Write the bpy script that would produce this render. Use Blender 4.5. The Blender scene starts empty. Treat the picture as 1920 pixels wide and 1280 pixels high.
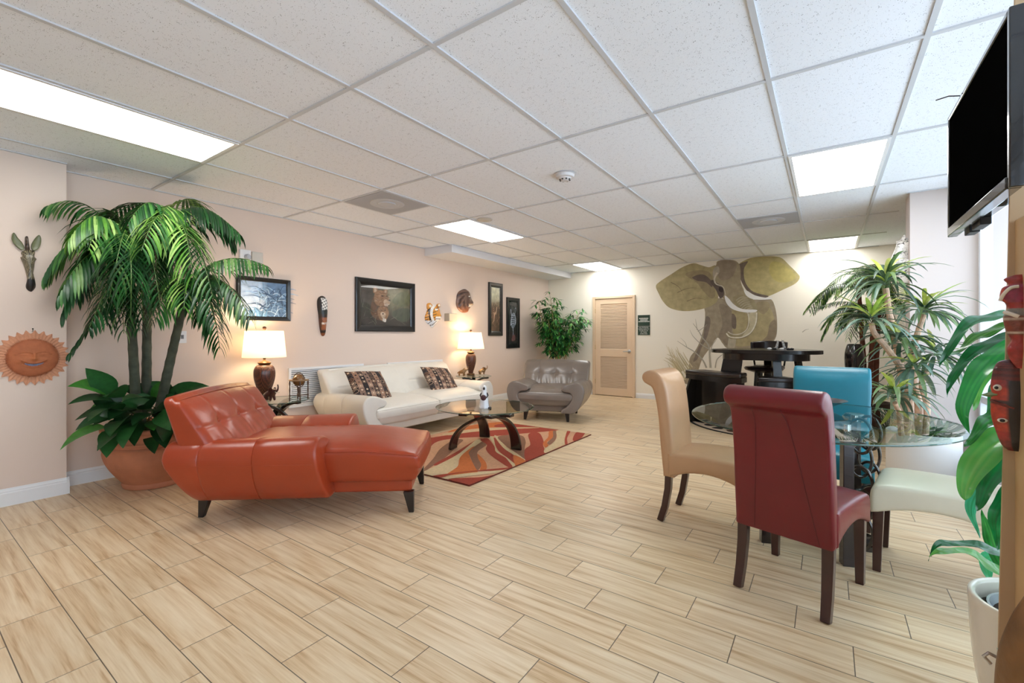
import bpy, math, random
from math import sin, cos, pi, radians as R, atan2, hypot, exp, sqrt
from mathutils import Vector, Matrix

scn = bpy.context.scene
col = scn.collection

# ------------------------------------------------------------------ camera
F_PX, TH, CX, CY, H = 849.0, R(35.5), 946.0, 628.2, 1.225
cam_d = bpy.data.cameras.new('camera')
cam = bpy.data.objects.new('camera', cam_d); col.objects.link(cam)
cam_d.sensor_width = 36.0
cam_d.lens = F_PX / 1920 * 36
cam_d.shift_x = (960 - CX) / 1920
cam_d.shift_y = -(640 - CY) / 1920
cam_d.clip_start = 0.05
cam.location = (0, 0, H)
cam.rotation_euler = (R(90), 0, TH)
scn.camera = cam

# ------------------------------------------------------------------ view + daylight
scn.view_settings.view_transform = 'Standard'
scn.view_settings.look = 'None'
scn.view_settings.gamma = 1.0
scn.view_settings.use_curve_mapping = False
scn.view_settings.exposure = 0.32
PANEL = 9.0
wd = bpy.data.worlds.new('daylight'); scn.world = wd
wd.use_nodes = True
bg = wd.node_tree.nodes['Background']
bg.inputs[0].default_value = (0.76, 0.88, 1.0, 1)
bg.inputs[1].default_value = 3.7

CEIL = 2.547
XL, YB, XR, YF = -5.02, 8.70, 1.051, -2.5

# ------------------------------------------------------------------ geometry of the view
_c, _s = cos(TH), sin(TH)
def ray(u, v):
    x = (u - CX) / F_PX
    return Vector((x * _c - _s, x * _s + _c, (CY - v) / F_PX))
def onZ(u, v, z=0.0):
    d = ray(u, v); t = (z - H) / d.z
    return Vector((d.x * t, d.y * t, z))
def onX(u, v, X):
    d = ray(u, v); t = X / d.x
    return Vector((X, d.y * t, H + d.z * t))
def onY(u, v, Y):
    d = ray(u, v); t = Y / d.y
    return Vector((d.x * t, Y, H + d.z * t))
def onD(u, v, z):
    d = ray(u, v)
    return Vector((d.x * z, d.y * z, H + d.z * z))
def depth(p):
    return p[1] * _c - p[0] * _s

# ------------------------------------------------------------------ materials
def srgb(r, g, b):
    f = lambda c: (c / 255 / 12.92) if c / 255 <= 0.04045 else ((c / 255 + 0.055) / 1.055) ** 2.4
    return (f(r), f(g), f(b), 1)
MATS = {}
def mat(name, color, rough=0.5, metal=0.0, bump=0.0, bscale=60.0, var=0.0, vscale=8.0, coat=0.0, spec=0.5, sheen=0.0, trans=0.0):
    if name in MATS: return MATS[name]
    m = bpy.data.materials.new(name); m.use_nodes = True
    nt = m.node_tree; b = nt.nodes['Principled BSDF']
    b.inputs['Base Color'].default_value = color
    b.inputs['Roughness'].default_value = rough
    b.inputs['Metallic'].default_value = metal
    b.inputs['Specular IOR Level'].default_value = spec
    b.inputs['Coat Weight'].default_value = coat
    b.inputs['Sheen Weight'].default_value = sheen
    b.inputs['Transmission Weight'].default_value = trans
    tc = nt.nodes.new('ShaderNodeTexCoord')
    if bump:
        n = nt.nodes.new('ShaderNodeTexNoise'); n.inputs['Scale'].default_value = bscale
        n.inputs['Detail'].default_value = 4
        nt.links.new(tc.outputs['Object'], n.inputs['Vector'])
        bp = nt.nodes.new('ShaderNodeBump'); bp.inputs['Strength'].default_value = bump
        bp.inputs['Distance'].default_value = 0.01
        nt.links.new(n.outputs['Fac'], bp.inputs['Height'])
        nt.links.new(bp.outputs['Normal'], b.inputs['Normal'])
    if var:
        n2 = nt.nodes.new('ShaderNodeTexNoise'); n2.inputs['Scale'].default_value = vscale
        n2.inputs['Detail'].default_value = 5
        nt.links.new(tc.outputs['Object'], n2.inputs['Vector'])
        r = nt.nodes.new('ShaderNodeValToRGB')
        r.color_ramp.elements[0].position = 0.3; r.color_ramp.elements[1].position = 0.7
        k0, k1 = 1 - var, 1 + var
        r.color_ramp.elements[0].color = tuple(min(1, c * k0) for c in color[:3]) + (1,)
        r.color_ramp.elements[1].color = tuple(min(1, c * k1) for c in color[:3]) + (1,)
        nt.links.new(n2.outputs['Fac'], r.inputs['Fac'])
        nt.links.new(r.outputs['Color'], b.inputs['Base Color'])
    MATS[name] = m
    return m
def vmat(name, rough=0.5, bump=0.0, bscale=80.0, var=0.0, vscale=20.0, coat=0.0, metal=0.0, trans=0.0, stretch=(1, 1, 1)):
    """material that takes its colour from the mesh's own colour attribute"""
    if name in MATS: return MATS[name]
    m = mat(name, (0.5, 0.5, 0.5, 1), rough, metal, bump, bscale, coat=coat)
    nt = m.node_tree; b = nt.nodes['Principled BSDF']
    a = nt.nodes.new('ShaderNodeVertexColor'); a.layer_name = 'Col'
    out = a.outputs['Color']
    if var:
        tc = nt.nodes.new('ShaderNodeTexCoord')
        mp = nt.nodes.new('ShaderNodeMapping'); mp.inputs['Scale'].default_value = stretch
        n2 = nt.nodes.new('ShaderNodeTexNoise'); n2.inputs['Scale'].default_value = vscale
        n2.inputs['Detail'].default_value = 6
        nt.links.new(tc.outputs['Object'], mp.inputs['Vector'])
        nt.links.new(mp.outputs['Vector'], n2.inputs['Vector'])
        mr = nt.nodes.new('ShaderNodeMapRange')
        mr.inputs['From Min'].default_value = 0.3; mr.inputs['From Max'].default_value = 0.7
        mr.inputs['To Min'].default_value = 1 - var; mr.inputs['To Max'].default_value = 1 + var
        nt.links.new(n2.outputs['Fac'], mr.inputs['Value'])
        mx = nt.nodes.new('ShaderNodeMix'); mx.data_type = 'RGBA'; mx.blend_type = 'MULTIPLY'
        mx.inputs['Factor'].default_value = 1
        nt.links.new(out, mx.inputs['A']); nt.links.new(mr.outputs['Result'], mx.inputs['B'])
        out = mx.outputs['Result']
    nt.links.new(out, b.inputs['Base Color'])
    if trans:
        tr = nt.nodes.new('ShaderNodeBsdfTranslucent'); ms = nt.nodes.new('ShaderNodeMixShader')
        ms.inputs[0].default_value = trans
        nt.links.new(out, tr.inputs['Color'])
        nt.links.new(b.outputs[0], ms.inputs[1]); nt.links.new(tr.outputs[0], ms.inputs[2])
        nt.links.new(ms.outputs[0], nt.nodes['Material Output'].inputs['Surface'])
    return m
def emit(name, color, strength):
    m = bpy.data.materials.new(name); m.use_nodes = True
    nt = m.node_tree; b = nt.nodes['Principled BSDF']
    b.inputs['Base Color'].default_value = (0.8, 0.8, 0.8, 1)
    b.inputs['Emission Color'].default_value = color
    b.inputs['Emission Strength'].default_value = strength
    MATS[name] = m
    return m
def glass_mat(name, tint, ior=1.5):
    m = bpy.data.materials.new(name); m.use_nodes = True
    nt = m.node_tree; nt.nodes.remove(nt.nodes['Principled BSDF'])
    t = nt.nodes.new('ShaderNodeBsdfTransparent'); t.inputs[0].default_value = tint
    g = nt.nodes.new('ShaderNodeBsdfGlossy'); g.inputs['Roughness'].default_value = 0.01
    f = nt.nodes.new('ShaderNodeFresnel'); f.inputs[0].default_value = ior
    mx = nt.nodes.new('ShaderNodeMixShader')
    ge = nt.nodes.new('ShaderNodeNewGeometry'); sb = nt.nodes.new('ShaderNodeMath'); sb.operation = 'SUBTRACT'; sb.inputs[0].default_value = 1
    nt.links.new(ge.outputs['Backfacing'], sb.inputs[1]); ml = nt.nodes.new('ShaderNodeMath'); ml.operation = 'MULTIPLY'
    nt.links.new(f.outputs[0], ml.inputs[0]); nt.links.new(sb.outputs[0], ml.inputs[1])
    nt.links.new(ml.outputs[0], mx.inputs[0]); nt.links.new(t.outputs[0], mx.inputs[1]); nt.links.new(g.outputs[0], mx.inputs[2])
    nt.links.new(mx.outputs[0], nt.nodes['Material Output'].inputs['Surface'])
    MATS[name] = m
    return m

# ------------------------------------------------------------------ mesh builder
class MB:
    def __init__(s):
        s.v = []; s.f = []; s.m = []; s.c = []; s.cur = 0; s.col = None
    def add(s, vs, fs, mi=None, colr=None):
        o = len(s.v); s.v += [Vector(p) for p in vs]
        for f in fs:
            s.f.append([i + o for i in f]); s.m.append(s.cur if mi is None else mi)
            s.c.append(colr if colr is not None else s.col)
    def box(s, x0, y0, z0, x1, y1, z1, mi=None, colr=None):
        vs = [(x, y, z) for x in (x0, x1) for y in (y0, y1) for z in (z0, z1)]
        s.add(vs, [(0, 1, 3, 2), (4, 6, 7, 5), (0, 4, 5, 1), (2, 3, 7, 6), (0, 2, 6, 4), (1, 5, 7, 3)], mi, colr)
    def frustum(s, b, t, wb, wt, rb=0.0, mi=None, colr=None):
        """square post from point b (half-sizes wb) to point t (half-sizes wt)"""
        wb = wb if isinstance(wb, tuple) else (wb, wb); wt = wt if isinstance(wt, tuple) else (wt, wt)
        vs = []
        ca, sa = cos(rb), sin(rb)
        for p, w in ((b, wb), (t, wt)):
            for sx, sy in ((-1, -1), (1, -1), (1, 1), (-1, 1)):
                dx, dy = sx * w[0], sy * w[1]
                vs.append((p[0] + dx * ca - dy * sa, p[1] + dx * sa + dy * ca, p[2]))
        s.add(vs, [(3, 2, 1, 0), (4, 5, 6, 7)] + [(i, (i + 1) % 4, 4 + (i + 1) % 4, 4 + i) for i in range(4)], mi, colr)
    def lathe(s, prof, c=(0, 0, 0), n=32, mi=None, sx=1, sy=1, cap=True, colr=None, rot=0, func=None):
        o = len(s.v); vs = []
        for r, z in prof:
            for i in range(n):
                a = 2 * pi * i / n + rot
                rr = r * (func(a, z) if func else 1)
                vs.append((c[0] + rr * cos(a) * sx, c[1] + rr * sin(a) * sy, c[2] + z))
        fs = []
        for k in range(len(prof) - 1):
            for i in range(n):
                j = (i + 1) % n
                fs.append((k * n + i, k * n + j, (k + 1) * n + j, (k + 1) * n + i))
        if cap:
            if prof[0][0] > 1e-5: fs.append(tuple(reversed(range(n))))
            if prof[-1][0] > 1e-5: fs.append(tuple((len(prof) - 1) * n + i for i in range(n)))
        s.add(vs, fs, mi, colr)
    def tube(s, pts, rad, n=8, mi=None, colr=None, cap=True, flat=1.0, up=None):
        pts = [Vector(p) for p in pts]
        if not hasattr(rad, '__len__'): rad = [rad] * len(pts)
        vs = []; prev = None
        for i, p in enumerate(pts):
            t = (pts[min(i + 1, len(pts) - 1)] - pts[max(i - 1, 0)])
            if t.length < 1e-9: t = Vector((0, 0, 1))
            t.normalize()
            if up is not None: a = Vector(up).cross(t)
            elif prev is None:
                a = t.cross(Vector((0, 0, 1)) if abs(t.z) < 0.9 else Vector((1, 0, 0)))
            else: a = prev - t * prev.dot(t)
            if a.length < 1e-6: a = t.orthogonal()
            a.normalize(); prev = a; b = t.cross(a)
            for k in range(n):
                an = 2 * pi * k / n
                vs.append(p + (a * cos(an) + b * sin(an) * flat) * rad[i])
        fs = []
        for i in range(len(pts) - 1):
            for k in range(n):
                j = (k + 1) % n
                fs.append((i * n + k, i * n + j, (i + 1) * n + j, (i + 1) * n + k))
        if cap:
            fs.append(tuple(reversed(range(n)))); fs.append(tuple((len(pts) - 1) * n + k for k in range(n)))
        s.add(vs, fs, mi, colr)
    def bar(s, pts, w, h, up, mi=None, colr=None):
        """rectangular bar swept along pts; w across (along up x t), h along up-ish"""
        pts = [Vector(p) for p in pts]; vs = []
        for i, p in enumerate(pts):
            t = (pts[min(i + 1, len(pts) - 1)] - pts[max(i - 1, 0)]).normalized()
            side = Vector(up).cross(t).normalized(); nn = t.cross(side)
            ww = w[i] if hasattr(w, '__len__') else w
            for a, b in ((-1, -1), (1, -1), (1, 1), (-1, 1)):
                vs.append(p + side * a * ww / 2 + nn * b * h / 2)
        fs = [(3, 2, 1, 0)] + [tuple(4 * (len(pts) - 1) + k for k in range(4))]
        for i in range(len(pts) - 1):
            for k in range(4):
                j = (k + 1) % 4
                fs.append((4 * i + k, 4 * i + j, 4 * (i + 1) + j, 4 * (i + 1) + k))
        s.add(vs, fs, mi, colr)
    def loft(s, rings, cap=True, mi=None, colr=None):
        n = len(rings[0]); vs = [p for r in rings for p in r]; fs = []
        for i in range(len(rings) - 1):
            for k in range(n):
                j = (k + 1) % n
                fs.append((i * n + k, i * n + j, (i + 1) * n + j, (i + 1) * n + k))
        if cap:
            fs.append(tuple(reversed(range(n)))); fs.append(tuple((len(rings) - 1) * n + k for k in range(n)))
        s.add(vs, fs, mi, colr)
    def prism(s, poly, a, b, axis='z', mi=None, colr=None):
        """poly of 2D points extruded along axis from a to b"""
        def P(p, t):
            return {'x': (t, p[0], p[1]), 'y': (p[0], t, p[1]), 'z': (p[0], p[1], t)}[axis]
        s.loft([[P(p, a) for p in poly], [P(p, b) for p in poly]], True, mi, colr)
    def sphere(s, c, r, n=16, m=10, mi=None, colr=None, sc=(1, 1, 1), M=None):
        vs = []; fs = []
        for i in range(m + 1):
            a = pi * i / m
            for k in range(n):
                b = 2 * pi * k / n
                p = Vector((r * sin(a) * cos(b) * sc[0], r * sin(a) * sin(b) * sc[1], r * cos(a) * sc[2]))
                if M is not None: p = M @ p
                vs.append(p + Vector(c))
        for i in range(m):
            for k in range(n):
                j = (k + 1) % n
                fs.append((i * n + k, (i + 1) * n + k, (i + 1) * n + j, i * n + j))
        s.add(vs, fs, mi, colr)
    def rbox(s, x0, y0, z0, x1, y1, z1, r, nx=8, ny=8, nz=8, warp=None, mi=None, colr=None):
        c = ((x0 + x1) / 2, (y0 + y1) / 2, (z0 + z1) / 2)
        h = ((x1 - x0) / 2, (y1 - y0) / 2, (z1 - z0) / 2)
        r = min(r, *[k * 0.98 for k in h])
        def L(hh, n):
            e = [hh - r + r * math.tan(pi / 4 * k / 4) for k in range(5)]
            inn = [-(hh - r) + 2 * (hh - r) * k / n for k in range(1, n)]
            return [-q for q in reversed(e)] + inn + e
        Ls = [L(h[0], nx), L(h[1], ny), L(h[2], nz)]
        key = {}; vs = []; fs = []
        def V(p):
            k = (round(p[0], 6), round(p[1], 6), round(p[2], 6))
            if k in key: return key[k]
            q = [max(-(h[i] - r), min(h[i] - r, p[i])) for i in range(3)]
            d = Vector([p[i] - q[i] for i in range(3)])
            if d.length > 1e-9: d = d.normalized() * r
            w = Vector(q) + d
            w = Vector((w.x + c[0], w.y + c[1], w.z + c[2]))
            if warp: w = Vector(warp(w))
            key[k] = len(vs); vs.append(w); return key[k]
        for ax in range(3):
            a, b = [(1, 2), (2, 0), (0, 1)][ax]
            for sg in (-1, 1):
                A, B = Ls[a], Ls[b]
                for i in range(len(A) - 1):
                    for j in range(len(B) - 1):
                        q = []
                        for (ii, jj) in ((i, j), (i + 1, j), (i + 1, j + 1), (i, j + 1)):
                            p = [0, 0, 0]; p[ax] = sg * h[ax]; p[a] = A[ii]; p[b] = B[jj]
                            q.append(V(p))
                        fs.append(tuple(q) if sg > 0 else tuple(reversed(q)))
        s.add(vs, fs, mi, colr)
    def warp(s, fn):
        s.v = [Vector(fn(p)) for p in s.v]
    def xf(s, M):
        s.v = [M @ p for p in s.v]

def _mesh(name, mb, mats, smooth=True, ang=35):
    me = bpy.data.meshes.new(name)
    me.from_pydata([tuple(p) for p in mb.v], [], mb.f)
    mats = mats if isinstance(mats, (list, tuple)) else [mats]
    for m in mats: me.materials.append(m)
    me.polygons.foreach_set('material_index', mb.m)
    if any(c is not None for c in mb.c):
        ca = me.color_attributes.new('Col', 'FLOAT_COLOR', 'CORNER')
        buf = []
        for f, c in zip(mb.f, mb.c):
            if c is None: c = (0.5, 0.5, 0.5, 1)
            if isinstance(c[0], (tuple, list)):
                for k in c: buf += list(k)
            else: buf += list(c) * len(f)
        ca.data.foreach_set('color', buf)
    if smooth:
        me.polygons.foreach_set('use_smooth', [True] * len(me.polygons))
        me.set_sharp_from_angle(angle=R(ang))
    me.validate(); me.update()
    return me
def _bevel(o, w, seg=2):
    if w:
        b = o.modifiers.new('bevel', 'BEVEL'); b.width = w; b.segments = seg
        b.limit_method = 'ANGLE'; b.angle_limit = R(40); b.harden_normals = False

def part(name, mb, mats, parent, bev=0, smooth=True, seg=2, ang=35, label=None, world=False):
    if world:
        Mi = root_matrix(parent).inverted(); mb.xf(Mi)
    o = bpy.data.objects.new(name, _mesh(name, mb, mats, smooth, ang)); col.objects.link(o)
    o.parent = parent; _bevel(o, bev, seg)
    if label: o['label'] = label
    return o
def root_matrix(o):
    M = Matrix.Identity(4)
    while o is not None:
        M = (Matrix.Translation(o.location) @ o.rotation_euler.to_matrix().to_4x4()) @ M
        o = o.parent
    return M
def thing(name, label, cat, loc=(0, 0, 0), rz=0.0, group=None):
    o = bpy.data.objects.new(name, None); col.objects.link(o)
    o.empty_display_size = 0.1
    o.location = loc; o.rotation_euler = (0, 0, rz)
    o['label'] = label; o['category'] = cat
    if group: o['group'] = group
    return o
def solo(name, mb, mats, label=None, cat=None, group=None, kind=None, bev=0, smooth=True, seg=2, ang=35):
    xs = [p.x for p in mb.v]; ys = [p.y for p in mb.v]; zs = [p.z for p in mb.v]
    loc = Vector(((min(xs) + max(xs)) / 2, (min(ys) + max(ys)) / 2, min(zs)))
    if kind == 'structure': loc = Vector((0, 0, 0))
    mb.xf(Matrix.Translation(-loc))
    o = bpy.data.objects.new(name, _mesh(name, mb, mats, smooth, ang)); col.objects.link(o)
    o.location = loc; _bevel(o, bev, seg)
    if label: o['label'] = label
    if cat: o['category'] = cat
    if group: o['group'] = group
    if kind: o['kind'] = kind
    return o
def spline(pts, n=8, closed=False):
    """Catmull-Rom through points (any dimension)"""
    out = []; m = len(pts)
    rng = range(m) if closed else range(m - 1)
    for i in rng:
        g = (lambda k: pts[k % m]) if closed else (lambda k: pts[max(0, min(m - 1, k))])
        p0, p1, p2, p3 = g(i - 1), g(i), g(i + 1), g(i + 2)
        for k in range(n):
            t = k / n
            out.append(tuple(0.5 * (2 * b + (c - a) * t + (2 * a - 5 * b + 4 * c - d) * t * t + (3 * b - a - 3 * c + d) * t ** 3)
                             for a, b, c, d in zip(p0, p1, p2, p3)))
    if not closed: out.append(tuple(pts[-1]))
    return out
def mixc(a, b, t):
    return tuple(a[i] * (1 - t) + b[i] * t for i in range(3)) + (1,)
def text(name, body, size, M, m, parent, extr=0.0005, align='CENTER'):
    c = bpy.data.curves.new(name, 'FONT'); c.body = body; c.size = size
    c.align_x = align; c.align_y = 'CENTER'; c.extrude = extr
    c.materials.append(m)
    tmp = bpy.data.objects.new(name, c); col.objects.link(tmp)
    bpy.context.view_layer.update()
    me = bpy.data.meshes.new_from_object(tmp.evaluated_get(bpy.context.evaluated_depsgraph_get()))
    bpy.data.objects.remove(tmp); me.transform(M)
    if not me.materials: me.materials.append(m)
    o = bpy.data.objects.new(name, me); col.objects.link(o)
    o.parent = parent
    return o

# ================================================================== SURFACES
def wall_paint(name, c):
    return mat(name, c, rough=0.75, bump=0.05, bscale=220, spec=0.25)
PEACH = wall_paint('peach_paint', srgb(230, 211, 197))
CREAM = wall_paint('cream_paint', srgb(246, 241, 228))
TRIM = mat('white_trim', srgb(238, 240, 242), rough=0.35)
WHITE = mat('white_paint', srgb(235, 236, 238), rough=0.45)

def floor_mat():
    m = bpy.data.materials.new('wood_look_tile'); m.use_nodes = True
    nt = m.node_tree; b = nt.nodes['Principled BSDF']; L = nt.links.new
    def N(t, **k):
        n = nt.nodes.new(t)
        for a, v in k.items(): setattr(n, a, v)
        return n
    def M(op, a, bb=None, c=None):
        n = N('ShaderNodeMath', operation=op)
        for i, x in enumerate((a, bb, c)):
            if x is None: continue
            if isinstance(x, (int, float)): n.inputs[i].default_value = x
            else: L(x, n.inputs[i])
        return n.outputs[0]
    tc = N('ShaderNodeTexCoord'); sp = N('ShaderNodeSeparateXYZ'); L(tc.outputs['Object'], sp.inputs[0])
    PW, PL, A0, B0 = 0.19353, 0.58132, 1.8606, -1.4687
    r_ = M('DIVIDE', M('SUBTRACT', A0 + PW, sp.outputs['Y']), PW)      # row coordinate
    row = M('FLOOR', r_); fy = M('FRACT', r_)
    q = M('SUBTRACT', M('DIVIDE', M('SUBTRACT', sp.outputs['X'], B0), PL), M('DIVIDE', row, 3.0))
    cl = M('FLOOR', q); fx = M('FRACT', q)
    # grout mask
    gx = M('MULTIPLY', M('SUBTRACT', 0.5, M('ABSOLUTE', M('SUBTRACT', fx, 0.5))), PL)
    gy = M('MULTIPLY', M('SUBTRACT', 0.5, M('ABSOLUTE', M('SUBTRACT', fy, 0.5))), PW)
    g = M('MINIMUM', gx, gy)
    gm = N('ShaderNodeMapRange', interpolation_type='SMOOTHSTEP'); L(g, gm.inputs[0])
    gm.inputs[1].default_value = 0.0007; gm.inputs[2].default_value = 0.0026
    cv = N('ShaderNodeCombineXYZ'); L(row, cv.inputs[0]); L(cl, cv.inputs[1])
    wn = N('ShaderNodeTexWhiteNoise', noise_dimensions='3D'); L(cv.outputs[0], wn.inputs[0])
    # grain, offset for every tile
    off = N('ShaderNodeVectorMath', operation='SCALE'); L(wn.outputs['Color'], off.inputs[0]); off.inputs['Scale'].default_value = 13.0
    ad = N('ShaderNodeVectorMath', operation='ADD'); L(tc.outputs['Object'], ad.inputs[0]); L(off.outputs[0], ad.inputs[1])
    mp = N('ShaderNodeMapping'); mp.inputs['Scale'].default_value = (0.8, 13.0, 1.0); L(ad.outputs[0], mp.inputs[0])
    n1 = N('ShaderNodeTexNoise'); n1.inputs['Scale'].default_value = 2.6; n1.inputs['Detail'].default_value = 6; n1.inputs['Distortion'].default_value = 0.45
    L(mp.outputs[0], n1.inputs['Vector'])
    mp2 = N('ShaderNodeMapping'); mp2.inputs['Scale'].default_value = (2.2, 60.0, 1.0); L(ad.outputs[0], mp2.inputs[0])
    n2 = N('ShaderNodeTexNoise'); n2.inputs['Scale'].default_value = 3.0; n2.inputs['Detail'].default_value = 4
    L(mp2.outputs[0], n2.inputs['Vector'])
    s1 = M('ADD', M('MULTIPLY', n1.outputs['Fac'], 0.75), M('MULTIPLY', n2.outputs['Fac'], 0.25))
    rp = N('ShaderNodeValToRGB'); L(s1, rp.inputs[0]); e = rp.color_ramp.elements
    e[0].position = 0.34; e[0].color = srgb(192, 157, 116)
    e[1].position = 0.66; e[1].color = srgb(236, 215, 182)
    for p, c in ((0.42, srgb(213, 183, 143)), (0.52, srgb(225, 200, 163))):
        k = e.new(p); k.color = c
    hv = N('ShaderNodeHueSaturation'); L(rp.outputs[0], hv.inputs['Color'])
    vv = N('ShaderNodeMapRange'); L(wn.outputs['Value'], vv.inputs[0]); vv.inputs[3].default_value = 0.95; vv.inputs[4].default_value = 1.03
    L(vv.outputs[0], hv.inputs['Value'])
    mx = N('ShaderNodeMix', data_type='RGBA'); L(gm.outputs[0], mx.inputs['Factor'])
    mx.inputs['A'].default_value = srgb(96, 82, 68); L(hv.outputs[0], mx.inputs['B'])
    L(mx.outputs['Result'], b.inputs['Base Color'])
    b.inputs['Roughness'].default_value = 0.36; b.inputs['Specular IOR Level'].default_value = 0.4
    bp = N('ShaderNodeBump'); bp.inputs['Strength'].default_value = 0.35; bp.inputs['Distance'].default_value = 0.003
    L(M('ADD', gm.outputs[0], M('MULTIPLY', n2.outputs['Fac'], 0.10)), bp.inputs['Height']); L(bp.outputs[0], b.inputs['Normal'])
    return m
def ceil_mat():
    m = mat('acoustic_tile', srgb(242, 247, 255), rough=0.9, spec=0.1)
    nt = m.node_tree; b = nt.nodes['Principled BSDF']; L = nt.links.new
    tc = nt.nodes.new('ShaderNodeTexCoord')
    v = nt.nodes.new('ShaderNodeTexVoronoi'); v.inputs['Scale'].default_value = 150; L(tc.outputs['Object'], v.inputs['Vector'])
    n = nt.nodes.new('ShaderNodeTexNoise'); n.inputs['Scale'].default_value = 38; n.inputs['Detail'].default_value = 3; L(tc.outputs['Object'], n.inputs['Vector'])
    ad = nt.nodes.new('ShaderNodeMath'); ad.operation = 'MULTIPLY_ADD'; L(n.outputs['Fac'], ad.inputs[0]); ad.inputs[1].default_value = -0.75; L(v.outputs['Distance'], ad.inputs[2])
    r = nt.nodes.new('ShaderNodeValToRGB'); L(ad.outputs[0], r.inputs[0])
    r.color_ramp.elements[0].position = -0.0; r.color_ramp.elements[0].color = srgb(120, 124, 132)
    r.color_ramp.elements[1].position = 0.05; r.color_ramp.elements[1].color = srgb(242, 247, 255)
    sh = nt.nodes.new('ShaderNodeMath'); sh.operation = 'ADD'; L(ad.outputs[0], sh.inputs[0]); sh.inputs[1].default_value = 0.26
    L(sh.outputs[0], r.inputs[0]); L(r.outputs[0], b.inputs['Base Color'])
    n3 = nt.nodes.new('ShaderNodeTexNoise'); n3.inputs['Scale'].default_value = 160; L(tc.outputs['Object'], n3.inputs['Vector'])
    bp = nt.nodes.new('ShaderNodeBump'); bp.inputs['Strength'].default_value = 0.25; bp.inputs['Distance'].default_value = 0.004
    L(n3.outputs['Fac'], bp.inputs['Height']); L(bp.outputs[0], b.inputs['Normal'])
    return m
FLOOR = floor_mat(); CTILE = ceil_mat()

mb = MB(); mb.box(-5.3, YF - 0.1, -0.12, 2.2, YB + 0.2, 0); solo('floor', mb, FLOOR, kind='structure', smooth=False)
mb = MB(); mb.box(-5.3, YF - 0.1, CEIL + 0.006, 2.2, YB + 0.2, CEIL + 0.12); solo('ceiling', mb, CTILE, kind='structure', smooth=False)
GRIDM = mat('ceiling_grid_metal', srgb(204, 207, 212), rough=0.5)
mb = MB()
GX = [-1.4685 + 0.6097 * k for k in range(-6, 5)]; GY = [1.494 + 1.2193 * k for k in range(-3, 7)]
for x in GX:
    if -5.0 < x < XR: mb.box(x - 0.012, YF, CEIL - 0.002, x + 0.012, YB if x < 0.6 else 5.6, CEIL + 0.008)
for y in GY:
    if y < YB: mb.box(XL if y > 0.9 else -4.8, y - 0.012, CEIL - 0.0015, 0.62 if y > 5.6 else XR, y + 0.012, CEIL + 0.008)
for (x0, x1, y) in ((GX[2], GX[3], 3.325), (-0.859, -0.249, 5.76), (-0.859, -0.249, 6.31)):
    mb.box(x0, y - 0.012, CEIL - 0.0015, x1, y + 0.012, CEIL + 0.008)
# wall angle along the edges
mb.box(XL, 0.885, CEIL - 0.002, XL + 0.022, YB, CEIL + 0.008)
mb.box(-4.8, YF, CEIL - 0.002, -4.778, 0.885, CEIL + 0.008)
mb.box(XL, YB - 0.022, CEIL - 0.002, 0.62, YB, CEIL + 0.008)
mb.box(0.6, 5.598, CEIL - 0.002, XR, 5.62, CEIL + 0.008)
solo('trim_1', mb, GRIDM, kind='structure', smooth=False)

mb = MB(); mb.box(XL - 0.2, 0.885, 0, XL, YB + 0.2, CEIL + 0.01)
solo('wall_left', mb, PEACH, kind='structure', smooth=False)
mb = MB(); mb.box(-5.3, YF, 0, -4.8, 0.885, CEIL + 0.01)
solo('wall_left_front', mb, PEACH, kind='structure', smooth=False)
mb = MB(); DX0, DX1, DZ = -3.895, -3.115, 1.962
mb.box(XL, YB, 0, DX0 - 0.01, YB + 0.15, CEIL + 0.01); mb.box(DX1 + 0.01, YB, 0, 1.5, YB + 0.15, CEIL + 0.01)
mb.box(DX0 - 0.01, YB, DZ + 0.01, DX1 + 0.01, YB + 0.15, CEIL + 0.01); mb.box(DX0 - 0.1, YB + 0.15, 0, DX1 + 0.1, YB + 0.2, 2.1)
solo('wall_back', mb, CREAM, kind='structure', smooth=False)
PILP = wall_paint('pillar_paint', srgb(208, 197, 192))
mb = MB(); mb.box(0.624, 5.62, 0, 1.5, 5.9, CEIL + 0.01); solo('wall_right_pillar', mb, PILP, kind='structure', smooth=False)
mb = MB(); mb.box(1.02, 5.9, 0, 1.5, YB + 0.1, CEIL + 0.01); solo('wall_right', mb, PILP, kind='structure', smooth=False)
mb = MB(); mb.box(-5.3, YF - 0.1, 0, 2.2, YF, CEIL + 0.01); solo('wall_front_blocker', mb, PEACH, kind='structure', smooth=False)  # unseen wall behind the camera, added to cut light from the open rear
# soffit box over the left wall
mb = MB(); mb.box(XL, 4.93, 2.437, -4.46, YB, CEIL + 0.004)
solo('trim_2', mb, wall_paint('soffit_paint', srgb(226, 226, 230)), kind='structure', smooth=False, bev=0.004)

def baseboard(name, p0, p1, h, nx, ny, t=0.016):
    """profile swept from p0 to p1, standing out along (nx,ny)"""
    prof = [(0, 0), (t, 0), (t, h * 0.72), (t * 0.75, h * 0.78), (t * 0.8, h * 0.84), (t * 0.45, h * 0.93), (t * 0.3, h), (0, h)]
    mb = MB(); mb.loft([[Vector((p[0] + nx * a, p[1] + ny * a, z)) for a, z in prof] for p in (p0, p1)])
    return solo(name, mb, TRIM, kind='structure', smooth=False)
baseboard('baseboard_left', (XL, 0.90, 0), (XL, YB, 0), 0.118, 1, 0)
baseboard('baseboard_left_front', (-4.8, YF, 0), (-4.8, 0.901, 0), 0.125, 1, 0)
baseboard('baseboard_left_return', (-4.783, 0.885, 0), (XL, 0.885, 0), 0.125, 0, 1)
baseboard('baseboard_back', (XL, YB, 0), (-3.965, YB, 0), 0.10, 0, -1)
baseboard('baseboard_back_right', (-3.045, YB, 0), (0.95, YB, 0), 0.10, 0, -1)
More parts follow.
